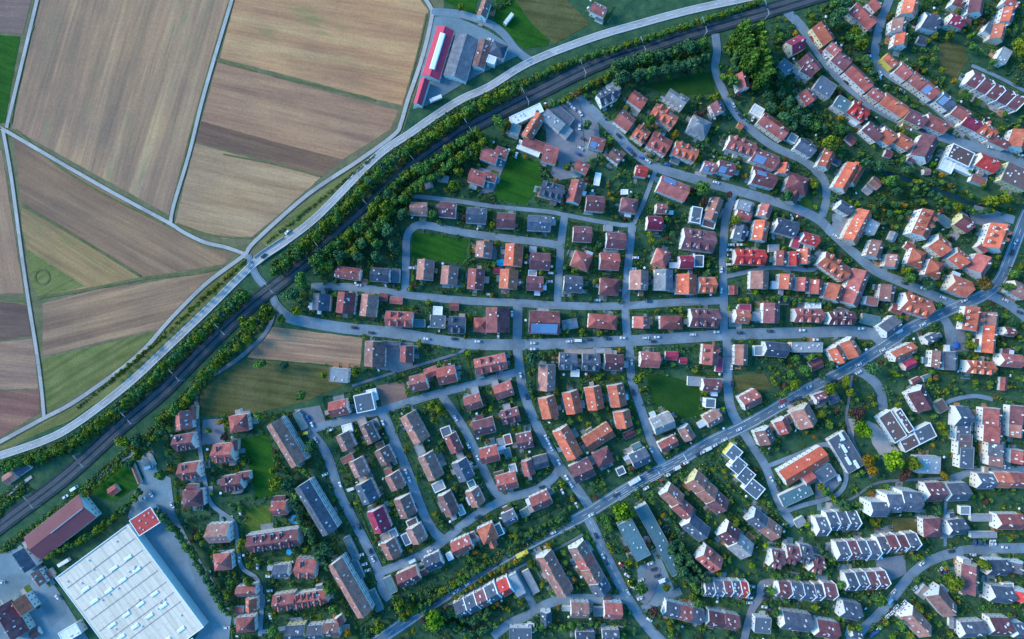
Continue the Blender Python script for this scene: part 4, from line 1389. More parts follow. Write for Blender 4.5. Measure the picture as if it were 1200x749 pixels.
for place_,txt in ROWS:
    root=None; rowid=0
    for line in txt.strip().splitlines():
        q=line.split(); px,py,Lp,Wp,ang=map(float,q[:5]); code=q[5][0]; fl=q[5][1:]
        he,hr=height_of(fl,Wp,code,'',Lp); jt=random.uniform(-.12,.12) if 'p' in fl or 'g' in fl else random.uniform(-.35,.35); he+=jt; hr+=jt*1.3+random.uniform(0,.05); hm=(he+hr)/2; s=hscale(hm)
        if hr-he<.6: hr=he
        wx,wy=ground_xy(px,py,hm); Lm,Wm=Lp*K*s,Wp*K*s; rz=-math.radians(ang)
        footprint(px,py,Lp,Wp,ang,hm)
        flat='f' in fl or 'r' in fl; rim=RIM if 'r' in fl or code=='W' else GREYRIM
        wmat = W_YELLOW if 'y' in fl else random.choices(WALLS,(9,2.2,1.2,.7,.4))[0]
        rmat=(FLAT if flat else ROOF)[code]
        if 'A' in fl and code=='T': rmat=FLAT['T']
        wing='w' in fl and root is not None
        if wing:
            ox,oy=local_of((root.location.x,root.location.y),root.rotation_euler.z,(wx,wy)); rot=rz-root.rotation_euler.z
            if flat:
                a,b=flat_parts(root,Lm,Wm,he,rmat,wmat,rim,ox,oy,rot,False)
            else: a,b=gable_parts(root,Lm,Wm,he,hr,rmat,wmat,fl,ox,oy,rot,False,wing=True)
            a.name='wing_wall'; b.name='wing_roof'; continue
        kind,cat=('house','house')
        if 'g' in fl: kind,cat=('garage','garage')
        elif 'k' in fl: kind,cat=('garden_shed','shed')
        elif 'A' in fl or (Lp>45 and not flat): kind,cat=('apartment_block','apartment block')
        elif 'terrace' in place_ or 'p' in fl: kind,cat=('terraced_house','terraced house')
        elif flat and Lp>28: kind,cat=('flat_roofed_building','building')
        r=link(kind,None,None,(wx,wy,0),rz); r['category']=cat
        roofw=ROOFWORD[code]
        if kind=='garage': head=f"{roofw} flat-roofed garage" if Lp<18 else f"{roofw} row of garages"
        elif kind=='garden_shed': head=f"{roofw}-roofed shed"
        else: head=f"{roofw}-roofed {cat}"
        bitems.append([r,head,place_,px,cat+'s '+place_ , cat])
        if kind=='garage': r['category']='garage'
        party=1 if 'p' in fl else 0
        if flat:
            wl,rf=flat_parts(r,Lm,Wm,he,rmat,wmat,rim,detail=kind!='garage')
            if kind=='garage':
                n=max(1,int(Lm/3)); d=MB(); side=1 if random.random()<.5 else -1
                for k in range(n):
                    t=(k+.5)/n*Lm-Lm/2; dd=MB(); dd.box(-1.15,1.15,-0.04,0.04,0.05,2.15)
                    for z in(.5,1.0,1.5): dd.box(-1.12,1.12,-0.055,0.055,z,z+.04,0)
                    ob=link('garage_door',dd.mesh('garage_door',[M_METAL]),r,(t,side*(Wm/2-.06),0))
                    if n>8 and k>8: break
            elif kind!='garden_shed': put_windows(r,Lm-.5,Wm-.5,he,rz,wx,wy)
        else:
            small=kind=='garden_shed'
            if party: wmat=W_WHITE
            if 'white-walled' in place_ or 'white apartment' in place_: wmat=W_WHITE
            wl,rf=gable_parts(r,Lm,Wm,he,hr,rmat,wmat,fl+('N' if small else ''),detail=not small,party=party,code=code)
            if small:
                d=MB(); d.box(-.5,.5,-.03,.03,0.05,1.9); link('door',d.mesh('door',[FRAME]),r,(0,-Wm/2+.32,0))
            else:
                put_windows(r,Lm-.7,Wm-.7,he,rz,wx,wy)
                if kind=='house' and random.random()<.62:
                    for _ in range(random.choice((1,1,2))):
                        aw,ad,ah=random.uniform(3,6.5),random.uniform(2.2,4.2),random.uniform(2.4,3.1); side=random.choice((0,1,2,3)); t=random.uniform(-.3,.3)
                        ax,ay=((t*Lm,(Wm/2-.4+ad/2)*(1 if side==0 else -1)) if side<2 else ((Lm/2-.4+aw/2)*(1 if side==2 else -1),t*Wm))
                        gx,gy=r.matrix_basis@Vector((ax*1.25,ay*1.25,0)) if False else (wx+(ax*1.3)*math.cos(rz)-(ay*1.3)*math.sin(rz), wy+(ax*1.3)*math.sin(rz)+(ay*1.3)*math.cos(rz))
                        if is_occ(gx/K+600,374.5-gy/K): continue
                        q_=MB(); q_.box(-aw/2+.08,aw/2-.08,-ad/2+.08,ad/2-.08,0,ah); link('annex_wall',q_.mesh('annex_wall',[wmat]),r,(ax,ay,0))
                        q_=MB(); q_.box(-aw/2,aw/2,-ad/2,ad/2,ah,ah+.18); link('annex_roof',q_.mesh('annex_roof',[random.choice((FLAT['G'],FLAT['S'],FLAT['T'],FLAT['P'],FLAT['B'],SKYL,ROOF[code]))]),r,(ax,ay,0))
                if kind=='apartment_block' and Lp>50:
                    for k in range(6):
                        for f in range(3):
                            b=MB(); b.box(-3.1,3.1,0,.9,0,.15); b.box(-3.1,3.1,.8,.9,.15,1.0); b.box(-3.1,-3.0,0,.8,.15,1.0); b.box(3.0,3.1,0,.8,.15,1.0)
                            if f==0 and k==0: bal=b.mesh('balcony',[W_WHITE])
                            link('balcony',bal,r,((k+.5)/6*Lm-Lm/2,Wm/2-.3,0.6+f*2.75))
        if kind!='garage' and kind!='garden_shed': building_boxes.append((px,py,Lp,Wp,ang,wx,wy,rz,Lm,Wm,he,kind))
        if root is None or True: root=r
# order counted among the same sort of building in the same place, whatever its roof
from collections import defaultdict
grp=defaultdict(list)
for it in bitems: grp[(it[5],it[2])].append(it)
for (cat,pl),L_ in grp.items():
    L_.sort(key=lambda t:(t[3]))
    for k,it in enumerate(L_):
        it[0]['label']=f"{it[1]} {pl}" if len(L_)==1 else f"{it[1]}, {ordn(k+1)} from the left {pl}"
        it[0]['group']=f"{cat}s {pl}" if len(L_)>1 else f"{cat}s of the town"

# halls and public buildings
for nm,label,cat,parts,extra in SPECIAL:
    r=None
    for j,(px,py,Lp,Wp,ang,cf) in enumerate(parts):
        code=cf[0]; fl=cf[1:]
        he,hr=(5.2,5.2+Wp*K*.5*.35) if cf[1:2]=='F' else height_of(fl,Wp,code,'')
        if nm=='public_hall' and j==0: he,hr=6.5,10.0
        if nm=='logistics_hall': he=hr=6.5
        if nm=='factory_hall' and 'maroon' in label: he,hr=6.0,9.0
        if nm=='factory_hall' and 'crimson' in label: hr=he+2.6
        if nm=='angular_building': he=hr=(5.0,4.4,5.6,4.2)[j]
        if extra=='annex': he=hr=4.6
        if nm=='public_hall' and j==1: he=hr=4.4
        if nm=='public_hall' and j==2: he=hr=3.8
        hm=(he+hr)/2; s=hscale(hm); wx,wy=ground_xy(px,py,hm); Lm,Wm=Lp*K*s,Wp*K*s; rz=-math.radians(ang); footprint(px,py,Lp,Wp,ang,hm)
        if r is None: r=link(nm,None,None,(wx,wy,0),rz); r['label']=label; r['category']=cat; ox=oy=rot=0
        else:
            ox,oy=local_of((r.location.x,r.location.y),r.rotation_euler.z,(wx,wy)); rot=rz-r.rotation_euler.z
        flat = ('f' in fl or 'r' in fl) and extra!='x'
        wm=W_WHITE
        if nm=='logistics_hall': flat=True
        if flat: wl,rf=flat_parts(r,Lm,Wm,he,HALL_WHITE if extra=='big' else FLAT[code],wm,RIM if ('r' in fl or code=='W') else GREYRIM,ox,oy,rot,detail=nm not in('logistics_hall',))
        else:
            rm={'M':HALL_ROOF,'B':HALL_MAROON}.get(code if nm=='factory_hall' else '',ROOF.get(code))
            if nm=='public_hall' and j==0: rm=RED_LONG
            wl,rf=gable_parts(r,Lm,Wm,he,hr,rm,wm,fl.replace('F','')+'N',ox,oy,rot,detail=(nm in('workshop','public_hall') and j==0),wing=False)
        if j>0: wl.name='wing_wall'; rf.name='wing_roof'
        if extra=='ridge' and j==0:
            q=MB(); q.prism([(-2,0),(2,0),(1.4,.5),(-1.4,.5)],-Lm*.36,Lm*.36); link('ridge_skylight',q.mesh('ridge_skylight',[RIM]),rf,(0,0,hr-.25))
        if extra=='big':
            q=MB()
            for yy in (-.27,-.05,.17,.36,-.38,.27,.06,-.16):
                q2=MB(); q2.box(-.1,.1,-Wm*.46,Wm*.46,he+.12,he+.42); link('roof_seam',q2.mesh('roof_seam',[GREYRIM]),rf,(yy*Lm-10 if yy<0 else yy*Lm-12,0,0))
            dome=MB(); dome.prism([(-1.5,0),(1.5,0),(1.1,.7),(-1.1,.7)],-3.6,3.6); dm=dome.mesh('skylight',[RIM])
            for a in range(9):
                for b in range(4):
                    if (a in (0,3,6)): continue
                    x=-Lm/2+9+a*10.6; y=-Wm/2+13+b*12.5
                    link('skylight',dm,rf,(x,y,he+.1),math.pi/2,(.85,.75,1))
            for a in range(26): link('roof_vent',SKY_ME,rf,(random.uniform(-Lm*.47,Lm*.47),random.uniform(-Wm*.45,Wm*.45),he+.15),0,(.9,.9,4))
        if extra=='orange' and j==0:
            q=MB()
            for z in (3.2,4.2,5.2): q.box(0,.12,-4.2,4.2,z,z+.45)
            link('striped_front',q.mesh('striped_front',[W_ORANGE]),r,(Lm/2-.34,0,0))
        if extra in('annex',):
            for t in (-.42,-.12,.2,.38):
                q=MB(); q.box(-3,3,-1.2,1.2,0,1.6); link('roof_unit',q.mesh('roof_unit',[RIM]),rf,(t*Lm,random.uniform(-3,3),he),0,(1,.8,.8))
        put_windows(r,Lm-.7,Wm-.7,he,rz,wx,wy) if j==0 and nm!='logistics_hall' else None
        if nm=='factory_hall' and 'maroon' in label:
            q=MB(); q.box(-Lm*.1,Lm*.48,-.35,.35,0,.25); link('ridge_strip',q.mesh('ridge_strip',[GREYRIM]),rf,(0,0,hr))

# ---------------------------------------------------------------- paved garden plots round the houses (driveways, terraces)
pat=MB(); z=0.345
for (px,py,Lp,Wp,ang,wx,wy,rz,Lm,Wm,he,kind) in building_boxes:
    c,s=math.cos(rz),math.sin(rz)
    for _ in range(random.choice((2,3,4,5))):
        side=random.choice((0,1,2,3)); a=random.uniform(1.2,4.6); b=random.uniform(1.2,5.0); t=random.uniform(-.35,.35)
        cx,cy=((t*Lm,(Wm/2+a*.5)*(1 if side==0 else -1)) if side<2 else ((Lm/2+a*.5)*(1 if side==2 else -1),t*Wm))
        hx,hy=(b,a*.5+.4) if side<2 else (a*.5+.4,b*.6)
        P=[(cx-hx,cy-hy),(cx+hx,cy-hy),(cx+hx,cy+hy),(cx-hx,cy+hy)]
        z+=0.00002
        pat.quad(*[(wx+x*c-y*s, wy+x*s+y*c, z) for x,y in P], m=random.choice((0,0,1,1,2,3,4)))
structure('garden_paving', pat.mesh('garden_paving',[GM['patio'],GM['yard'],GM['plaza'],GM['g2'],GM['f3']]))

# ---------------------------------------------------------------- trees
def crown_mesh(seed, n_lobes=11, leaves=1000, tall=False, leaf=0.13):
    r=np.random.default_rng(seed); V=[];F=[];T=[]
    lob=[]
    for k in range(n_lobes):
        d=r.normal(size=3); d/=np.linalg.norm(d); rr=r.uniform(.30,.66); c=d*rr*np.array([1,1,.8]); lob.append((c,r.uniform(.30,.46),r.uniform(0,1)))
    lob.append((np.zeros(3),.55,.3))
    if tall: lob=[(np.array([r.uniform(-.3,.3),r.uniform(-.3,.3),-.9+2.9*k/16]), .62*(1-.5*abs(k-6)/10)*r.uniform(.75,1.1), r.uniform(0,1)) for k in range(17)]
    # inner mass of coarse twigs so that light does not pass straight through
    for c,R,t0 in lob:
        m=max(8,int(leaves/len(lob)))
        for _ in range(m):
            d=r.normal(size=3); d/=np.linalg.norm(d); q=c+d*R*r.uniform(.62,1.08)
            n=d+r.normal(size=3)*.55; n/=np.linalg.norm(n)
            u=np.cross(n,r.normal(size=3)); u/=np.linalg.norm(u); v=np.cross(n,u); L1=leaf*r.uniform(.6,1.3); L2=L1*r.uniform(.5,.9)
            i=len(V); V+= [q-u*L1, q-v*L2, q+u*L1, q+v*L2]; F.append((i,i+1,i+2,i+3))
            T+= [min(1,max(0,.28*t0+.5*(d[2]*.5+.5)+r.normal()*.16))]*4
        for _ in range(14):
            d=r.normal(size=3); d/=np.linalg.norm(d); q=c+d*R*.35; u=np.cross(d,r.normal(size=3)); u/=np.linalg.norm(u); v=np.cross(d,u); L1=R*.6
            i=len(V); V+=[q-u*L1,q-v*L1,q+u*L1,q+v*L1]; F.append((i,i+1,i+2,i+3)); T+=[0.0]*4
    me=mesh_from('crown',V,F); at=me.attributes.new('tone','FLOAT','POINT'); at.data.foreach_set('value',np.array(T,dtype=np.float32))
    me.materials.append(None)
    return me
CROWNS=[crown_mesh(s,9+s%4) for s in range(6)]
POPLAR=crown_mesh(50,17,1500,True,.16)
TR=MB()
for (x0,y0,z0,r0,x1,y1,z1,r1) in ((0,0,0,.09,.02,.01,.55,.06),(.02,.01,.5,.05,.22,.1,.95,.02),(.02,.01,.5,.05,-.2,.12,.9,.02),(.02,.01,.45,.04,.02,-.24,.9,.02)):
    i=len(TR.v)
    for (x,y,z,rr) in ((x0,y0,z0,r0),(x1,y1,z1,r1)):
        TR.v += [(x+rr*math.cos(a*math.pi/3),y+rr*math.sin(a*math.pi/3),z) for a in range(6)]
    for k in range(6): TR.f.append((i+k,i+(k+1)%6,i+6+(k+1)%6,i+6+k)); TR.m.append(0)
TRUNK=TR.mesh('trunk',[BARK])
TWORD={'g':'green','d':'dark green','y':'yellow-green','l':'bright lime','a':'amber','o':'rusty brown','r':'purple-leaved','P':'tall'}
titems=[]
def nearest_street(px,py):
    best=None
    for nm,(p,w,kind) in structure_streets.items():
        for a in p[::2]:
            d=(a[0]-px)**2+(a[1]-py)**2
            if best is None or d<best[0]: best=(d,nm)
    return best[1]
TREQ=[]
def add_tree(px,py,r,code,place,group): TREQ.append((px,py,r,code,place,group))
def build_tree(px,py,r,code,place,group):
    R=r*K*1.12; 
    H=R*1.55+1.2 if code!='P' else 14.0
    x,y=ground_xy(px,py,H)
    e=link('poplar_tree' if code=='P' else 'tree',None,None,(x,y,0),random.uniform(0,6.28)); e['category']='tree'
    if code=='P':
        H=8.5; link('trunk',TRUNK,e,(0,0,0),0,(3.5,3.5,18)); o=link('crown',POPLAR,e,(0,0,8),random.random()*6,(R*1.15,R*1.15,8.2))
    else:
        link('trunk',TRUNK,e,(0,0,0),0,(R*.9,R*.9,H*1.0))
        o=link('crown',random.choice(CROWNS),e,(0,0,H),random.random()*6,(R*random.uniform(.92,1.1),R*random.uniform(.92,1.1),R*random.uniform(.8,1.0)))
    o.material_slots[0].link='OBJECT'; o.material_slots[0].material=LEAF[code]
    kind='poplar' if code=='P' else 'tree'
    titems.append((e,f"{TWORD[code]} {kind}",place,px,group))
for t in TREES.split('|'):
    a=t.split(); px,py,r=float(a[0]),float(a[1]),float(a[2])
    add_tree(px,py,r,a[3],'nearest to '+nearest_street(px,py),'trees among the houses')
for s,width,step,r0,r1,pal,place in BELTS:
    if r1==0: continue
    R=resample(smooth(pts_of(s)),step*.84); r1*=1.05; O=offset_line(R,0) if len(R)>1 else R
    nrm=offset_line(R,1)-R if len(R)>1 else R*0
    rows=max(1,round(width/7))
    for k in range(len(R)):
        for j in range(rows):
            off=(0 if rows==1 else (j/(rows-1)-.5)*width*1.1)+random.uniform(-.22,.22)*width*.6
            q=R[k]+nrm[k]*off+np.array([random.uniform(-1.5,1.5),random.uniform(-1.5,1.5)])
            if 303<q[0]<318 and 322<q[1]<338: continue
            add_tree(q[0],q[1],random.uniform(r0,r1),random.choice(pal),place,'trees '+place)
TREQ.sort(key=lambda t:-t[2]-(3 if t[3]=='P' else 0)-(1.0 if t[5]=='trees among the houses' else 0))
for t in TREQ[:300]: build_tree(*t)
name_all(titems, lambda h,p,o: f"{h} {p}, {o} such from the left")

# the smaller trees of the belts beyond the three hundred individual ones
belt_rest=[]
for (px,py,r,code,place,group) in TREQ[300:]:
    R=r*K*1.12; H=R*1.4+.6; x,y=ground_xy(px,py,H)
    for _ in range(9):
        a=random.uniform(0,6.28); d=R*random.uniform(.1,.62); belt_rest.append((x+d*math.cos(a),y+d*math.sin(a),R*random.uniform(.34,.52),'dgyorla'.index(code),H+random.uniform(-.5,.35)*R))

# garden shrubs, hedges and undergrowth: nobody could count them
def shrub_cloud(name, pts, label, cat, dens=26):
    pts=[p if len(p)==5 else (*p,.25) for p in pts]; n=len(pts); P=np.array(pts)   # x,y,r,material,z
    q=dens; tot=n*q
    d=rng.normal(size=(tot,3)); d/=np.linalg.norm(d,axis=1)[:,None]; d[:,2]=np.abs(d[:,2])
    base=np.repeat(P,q,axis=0); C=np.stack([base[:,0],base[:,1],base[:,4]],1)+d*base[:,2:3]*np.array([1,1,1.15])*rng.uniform(.6,1.1,(tot,1))
    nn=d+rng.normal(size=(tot,3))*.5; nn/=np.linalg.norm(nn,axis=1)[:,None]
    u=np.cross(nn,rng.normal(size=(tot,3))); u/=np.linalg.norm(u,axis=1)[:,None]; v=np.cross(nn,u)
    a=(base[:,2:3]*rng.uniform(.22,.42,(tot,1))); V=np.stack([C-u*a,C-v*a*.7,C+u*a,C+v*a*.7],1).reshape(-1,3)
    me=bpy.data.meshes.new(name); me.vertices.add(len(V)); me.vertices.foreach_set('co',V.astype(np.float32).ravel())
    me.loops.add(tot*4); me.loops.foreach_set('vertex_index',np.arange(tot*4,dtype=np.int32)); me.polygons.add(tot)
    me.polygons.foreach_set('loop_start',np.arange(0,tot*4,4,dtype=np.int32)); me.polygons.foreach_set('material_index',base[:,3].astype(np.int32))
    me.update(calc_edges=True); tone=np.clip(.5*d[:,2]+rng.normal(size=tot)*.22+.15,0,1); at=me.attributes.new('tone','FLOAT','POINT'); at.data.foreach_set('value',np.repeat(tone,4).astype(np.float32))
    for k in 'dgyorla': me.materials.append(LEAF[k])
    o=link(name,me); o['kind']='stuff'; o['label']=label; o['category']=cat
    return o
tow=[(330,352),(372,322),(440,262),(500,215),(560,170),(600,150),(690,96),(760,66),(860,36),(960,2),(1230,-20),(1230,780),(470,780),(270,780),(268,716),(228,640),(188,590),(190,560),(196,492),(234,482),(400,480),(430,440)]
tmp=occ.copy(); occ[:]=False; mark_poly(tow); town=occ.copy(); occ[:]=tmp
k=0
while k<1500:
    px,py=random.uniform(180,1215),random.uniform(-15,765)
    if not town[int(py+OY),int(px+OX)] or is_occ(px,py) or is_occ(px+2,py) or is_occ(px,py+2): continue
    k+=1; R=random.uniform(1.1,2.7); H=R*1.3+.4; x,y=ground_xy(px,py,H); c='dgyorla'.index(random.choices('dgyorla',(4,5,3,.5,.6,.5,.5))[0])
    for _ in range(6):
        a=random.uniform(0,6.28); d=R*random.uniform(.1,.6); belt_rest.append((x+d*math.cos(a),y+d*math.sin(a),R*random.uniform(.38,.6),c,H+random.uniform(-.5,.35)*R))
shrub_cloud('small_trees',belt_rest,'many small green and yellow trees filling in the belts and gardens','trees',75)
cl=[]
def lowf(px,py): return math.sin(px*.071+1.3*math.sin(py*.053))+math.sin(py*.083+1.1*math.sin(px*.047))
cnt=0
while cnt<20000:
    px,py=random.uniform(180,1215),random.uniform(-15,765)
    i,j=int(py+OY),int(px+OX)
    if not town[i,j] or occ[i,j]: 
        cnt+=.15; continue
    if random.random() > .62+.2*lowf(px,py): cnt+=.5; continue
    cnt+=1
    r=random.choice((.5,.6,.7,.9,1.1,1.5,2.2)); x,y=ground_xy(px,py,r)
    cl.append((x,y,r,random.choices((0,1,2,3,4),(4.6,3.6,1.5,.25,.4))[0]))
for (px,py,Lp,Wp,ang,wx,wy,rz,Lm,Wm,he,kind) in building_boxes:   # clipped hedges round the plots
    if random.random()<.25: continue
    c,s=math.cos(math.radians(ang)),math.sin(math.radians(ang)); a,b=Lp/2+random.uniform(3,7),Wp/2+random.uniform(3,8); tone=random.choice((0,0,1,1,2))
    cor=[(-a,-b),(a,-b),(a,b),(-a,b),(-a,-b)]
    for (x0,y0),(x1,y1) in zip(cor[:-1],cor[1:]):
        if random.random()<.25: continue
        n=int(math.hypot(x1-x0,y1-y0)/1.5)
        for k in range(n):
            x=x0+(x1-x0)*k/n; y=y0+(y1-y0)*k/n; qx,qy=px+x*c-y*s,py+x*s+y*c
            if is_occ(qx,qy): continue
            X,Y=ground_xy(qx,qy,1); cl.append((X,Y,.8,tone))
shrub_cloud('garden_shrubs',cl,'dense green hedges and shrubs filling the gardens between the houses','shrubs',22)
# scrub under the tree belts and along the railway cutting
cl=[]
for s,w,n in (("2,549 55,532 92,514 154,466 212,412 256,372 288,344",17,1300),("322,318 384,263 447,199 487,170 513,152 546,131 580,114 612,99",20,1300),
            ("186,492 210,476 240,440 268,410 300,380 318,362",14,700),("368,312 395,296 430,268 452,240 478,215 505,200 535,180 562,162",30,1400),
            ("612,98 660,76 700,63 750,48 800,32 850,16 890,2",7,700),("0,645 40,618 75,592 110,562 146,532 200,488",7,700),("590,150 620,135 660,117 700,95 716,84",6,300),
            ("722,84 750,78 780,72 810,64 832,58",24,500),("862,40 880,60 892,100",40,900),("60,652 80,640 105,628 125,612 150,592",7,250),("905,115 930,130 960,150 990,165",30,500),
            ("470,725 500,706 530,686 570,662 600,645 650,618 668,606",9,700),("288,306 262,328 225,362 180,404 130,446 90,478",3,420),("312,284 350,254 390,222 440,182",3,260),("30,570 0,590 -10,610",14,200),("560,15 600,0",6,60)):
    R=resample(smooth(pts_of(s)),1.0); N_=offset_line(R,1)-R
    for _ in range(n):
        k=random.randrange(len(R)); q=R[k]+N_[k]*random.uniform(-.5,.5)*w
        if 302<q[0]<319 and 321<q[1]<339: continue
        r=random.uniform(.7,1.9) if w>5 else random.uniform(.5,.9); x,y=ground_xy(q[0],q[1],r); cl.append((x,y,r,random.choices((0,1,2,3),(4,3,2,.7))[0]))
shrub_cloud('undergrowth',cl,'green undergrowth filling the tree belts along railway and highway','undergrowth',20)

# ---------------------------------------------------------------- cars
def car_meshes(kind):
    b=MB()
    if kind=='c': Lc,Wc,Hc=4.5,1.8,.85; prof=[(-2.25,.35),(2.25,.35),(2.25,.7),(2.1,.82),(1.1,.92),(-1.7,.95),(-2.2,.85),(-2.25,.6)]
    elif kind=='v': Lc,Wc,Hc=5.6,2.0,2.2; prof=[(-2.8,.35),(2.8,.35),(2.8,.95),(2.5,1.1),(1.9,2.05),(1.6,2.2),(-2.7,2.2),(-2.8,2.0)]
    else: Lc,Wc,Hc=9.5,2.5,3.2; prof=[(2.75,.6),(4.75,.6),(4.75,1.5),(4.5,2.7),(4.2,2.8),(2.75,2.8)]
    b.v=[]; 
    n=len(prof)
    for yy in (-Wc/2,Wc/2): b.v += [(x,yy,z) for x,z in prof]
    for k in range(n): b.f.append((k,(k+1)%n,n+(k+1)%n,n+k)); b.m.append(0)
    b.f.append(tuple(range(n))[::-1]); b.m.append(0); b.f.append(tuple(range(n,2*n))); b.m.append(0)
    g=MB()
    if kind=='c':
        g.v=[(1.15,-.82,.9),(1.15,.82,.9),(-1.95,.82,.92),(-1.95,-.82,.92),(.35,-.62,1.42),(.35,.62,1.42),(-1.35,.62,1.42),(-1.35,-.62,1.42)]
        g.f=[(0,1,5,4),(1,2,6,5),(2,3,7,6),(3,0,4,7)]; g.m=[0]*4
        r=MB(); r.box(-1.4,.4,-.66,.66,1.41,1.47); roof=r
    elif kind=='v':
        g.v=[(2.52,-.9,1.12),(2.52,.9,1.12),(1.95,.85,2.0),(1.95,-.85,2.0)]; g.v=[(x+.03,y,z+.03) for x,y,z in g.v]; g.f=[(0,1,2,3)]; g.m=[0]; roof=None
    else:
        g.v=[(4.78,-1.1,1.6),(4.78,1.1,1.6),(4.56,1.1,2.5),(4.56,-1.1,2.5)]; g.f=[(0,1,2,3)]; g.m=[0]; roof=MB(); roof.box(-4.7,2.6,-1.25,1.25,.9,3.1)
    w=MB(); 
    for yy in (-.1,.1): pass
    m=10
    w.v=[(.33*math.cos(2*math.pi*k/m),-.11,.33*math.sin(2*math.pi*k/m)) for k in range(m)]+[(.33*math.cos(2*math.pi*k/m),.11,.33*math.sin(2*math.pi*k/m)) for k in range(m)]
    w.f=[(k,(k+1)%m,m+(k+1)%m,m+k) for k in range(m)]+[tuple(range(m))[::-1],tuple(range(m,2*m))]; w.m=[0]*len(w.f)
    return b,g,roof,w,Lc,Wc
PAINT={k:mat_simple('car_paint_'+k,c,.3,.05,1,.15,.5) for k,c in {'w':(.72,.72,.74),'d':(.04,.045,.055),'b':(.04,.10,.35),'r':(.45,.03,.06),'y':(.70,.50,.03)}.items()}
TYRE=mat_simple('tyre_rubber',(.02,.02,.02),.8)
CM={}
for kd in 'cvt':
    b,g_,roof,w,Lc,Wc=car_meshes(kd)
    CM[kd]=({c:b.mesh('body',[PAINT[c]]) for c in PAINT}, g_.mesh('windows',[GLASS]), {c:roof.mesh('cab_roof',[PAINT[c] if kd=='c' else (W_WHITE if c!='y' else W_YELLOW)]) for c in PAINT} if roof else None, w.mesh('wheel',[TYRE]),Lc,Wc)
citems=[]
CW={'w':'white','d':'dark','b':'blue','r':'red','y':'yellow'}
used=[]
def add_car(px,py,ang,col,kd='c'):
    x,y=ground_xy(px,py,1); bodies,win,roof,wh,Lc,Wc=CM[kd]; nm={'c':'parked_car','v':'delivery_van','t':'lorry'}[kd]
    e=link(nm,None,None,(x,y,ZM+.01),-math.radians(ang)+random.choice((0,math.pi))+random.uniform(-.04,.04)); e['category']={'c':'car','v':'van','t':'lorry'}[kd]
    link('body',bodies[col],e); link('window',win,e)
    if roof: link('cargo_box' if kd=='t' else 'cab_roof',roof[col],e)
    if kd=='t': q=MB(); q.box(-4.7,4.6,-.5,.5,.5,.88); link('chassis',q.mesh('chassis',[TYRE]),e)
    for sx in(-1,1):
        for sy in(-1,1): link('wheel',wh,e,(sx*Lc*.31,sy*(Wc/2-.08),.33),0)
    st=nearest_street(px,py)
    citems.append((e,f"{CW[col]} {e['category']}",'by '+st if kd!='c' else 'on or beside '+st,px,'cars on the streets' if kd=='c' else None)); used.append((px,py))
for t in CARS.split('|'):
    a=t.split(); add_car(float(a[0]),float(a[1]),float(a[2]),a[3][0],a[3][1] if len(a[3])>1 else 'c')
name_all(citems, lambda h,p,o: f"{h} {p}, {o} such from the left")

# ---------------------------------------------------------------- small things
q=MB(); q.box(-.12,.12,-.12,.12,0,7.2); MAST=q.mesh('pole',[M_METAL]); q=MB(); q.box(-.06,.06,-4.2,0,6.3,6.42); q.box(-.06,.06,-3.2,0,7.0,7.08); ARM=q.mesh('cantilever_arm',[M_METAL])
R=resample(RW,46); O1=offset_line(R,5.4); O2=offset_line(R,-5.4); dd=np.gradient(R,axis=0); mi=[]
for k in range(1,len(R)-1):
    for O,sg in ((O1,1),(O2,-1)):
        e=link('catenary_mast',None,None,(O[k][0],O[k][1],.7),math.atan2(dd[k][1],dd[k][0])+(0 if sg>0 else math.pi)); e['category']='mast'
        link('pole',MAST,e); link('cantilever_arm',ARM,e)
        mi.append((e,'grey catenary mast','on the '+('fields' if sg>0 else 'town')+' side of the railway',O[k][0],'catenary masts along the railway'))
name_all(mi, lambda h,p,o: f"{h} {p}, {o} from the left")
# highway bridge parapets over the underpass
hb=resample(HW_LINE,1.0); 
sel=[p for p in hb if -186<p[0]<-164]
for sg,w_ in ((1,'field'),(-1,'railway')):
    P=offset_line(sel,sg*3.1); b=MB()
    for a,c in zip(P[:-1],P[1:]):
        d=np.array(c)-np.array(a); n=np.array([-d[1],d[0]])/max(1e-6,np.linalg.norm(d))*.18
        i=len(b.v); b.v+=[(*(a-n),.4),(*(c-n),.4),(*(c+n),.4),(*(a+n),.4),(*(a-n),1.5),(*(c-n),1.5),(*(c+n),1.5),(*(a+n),1.5)]
        for f in ((4,5,6,7),(0,1,5,4),(2,3,7,6)): b.f.append(tuple(i+k for k in f)); b.m.append(0)
    o=link('bridge_parapet',b.mesh('bridge_parapet',[M_CONC])); o['category']='parapet'; o['label']=f'pale concrete bridge parapet on the {w_} side of the highway underpass'
# pools and trampolines
def disc(name,px,py,r,mat,label,cat,z0=.5,h=1.0,sx=1):
    x,y=ground_xy(px,py); b=MB(); m=20
    b.v=[(r*sx*math.cos(2*math.pi*k/m),r*math.sin(2*math.pi*k/m),0) for k in range(m)]+[(r*sx*math.cos(2*math.pi*k/m),r*math.sin(2*math.pi*k/m),h) for k in range(m)]
    b.f=[(k,(k+1)%m,m+(k+1)%m,m+k) for k in range(m)]; b.m=[0]*m
    e=link(name,None,None,(x,y,.34)); e['label']=label; e['category']=cat
    link('rim',b.mesh('rim',[FRAME]),e)
    t=MB(); t.v=[(r*.9*sx*math.cos(2*math.pi*k/m),r*.9*math.sin(2*math.pi*k/m),h*.85) for k in range(m)]; t.f=[tuple(range(m))]; t.m=[0]; link('water_surface' if cat=='pool' else 'mat',t.mesh('surface',[mat]),e)
POOL=mat_simple('pool_water',(0.05,0.38,0.62),.1,.1); NET=mat_simple('dark_mat',(.03,.04,.06),.8)
disc('garden_pool',339.5,646,2.3,POOL,'round light blue pool below the long dormered brown block','pool')
disc('garden_pool',347,608,3.6,POOL,'oval blue covered pool beside the long slate apartment block','pool',sx=1.5)
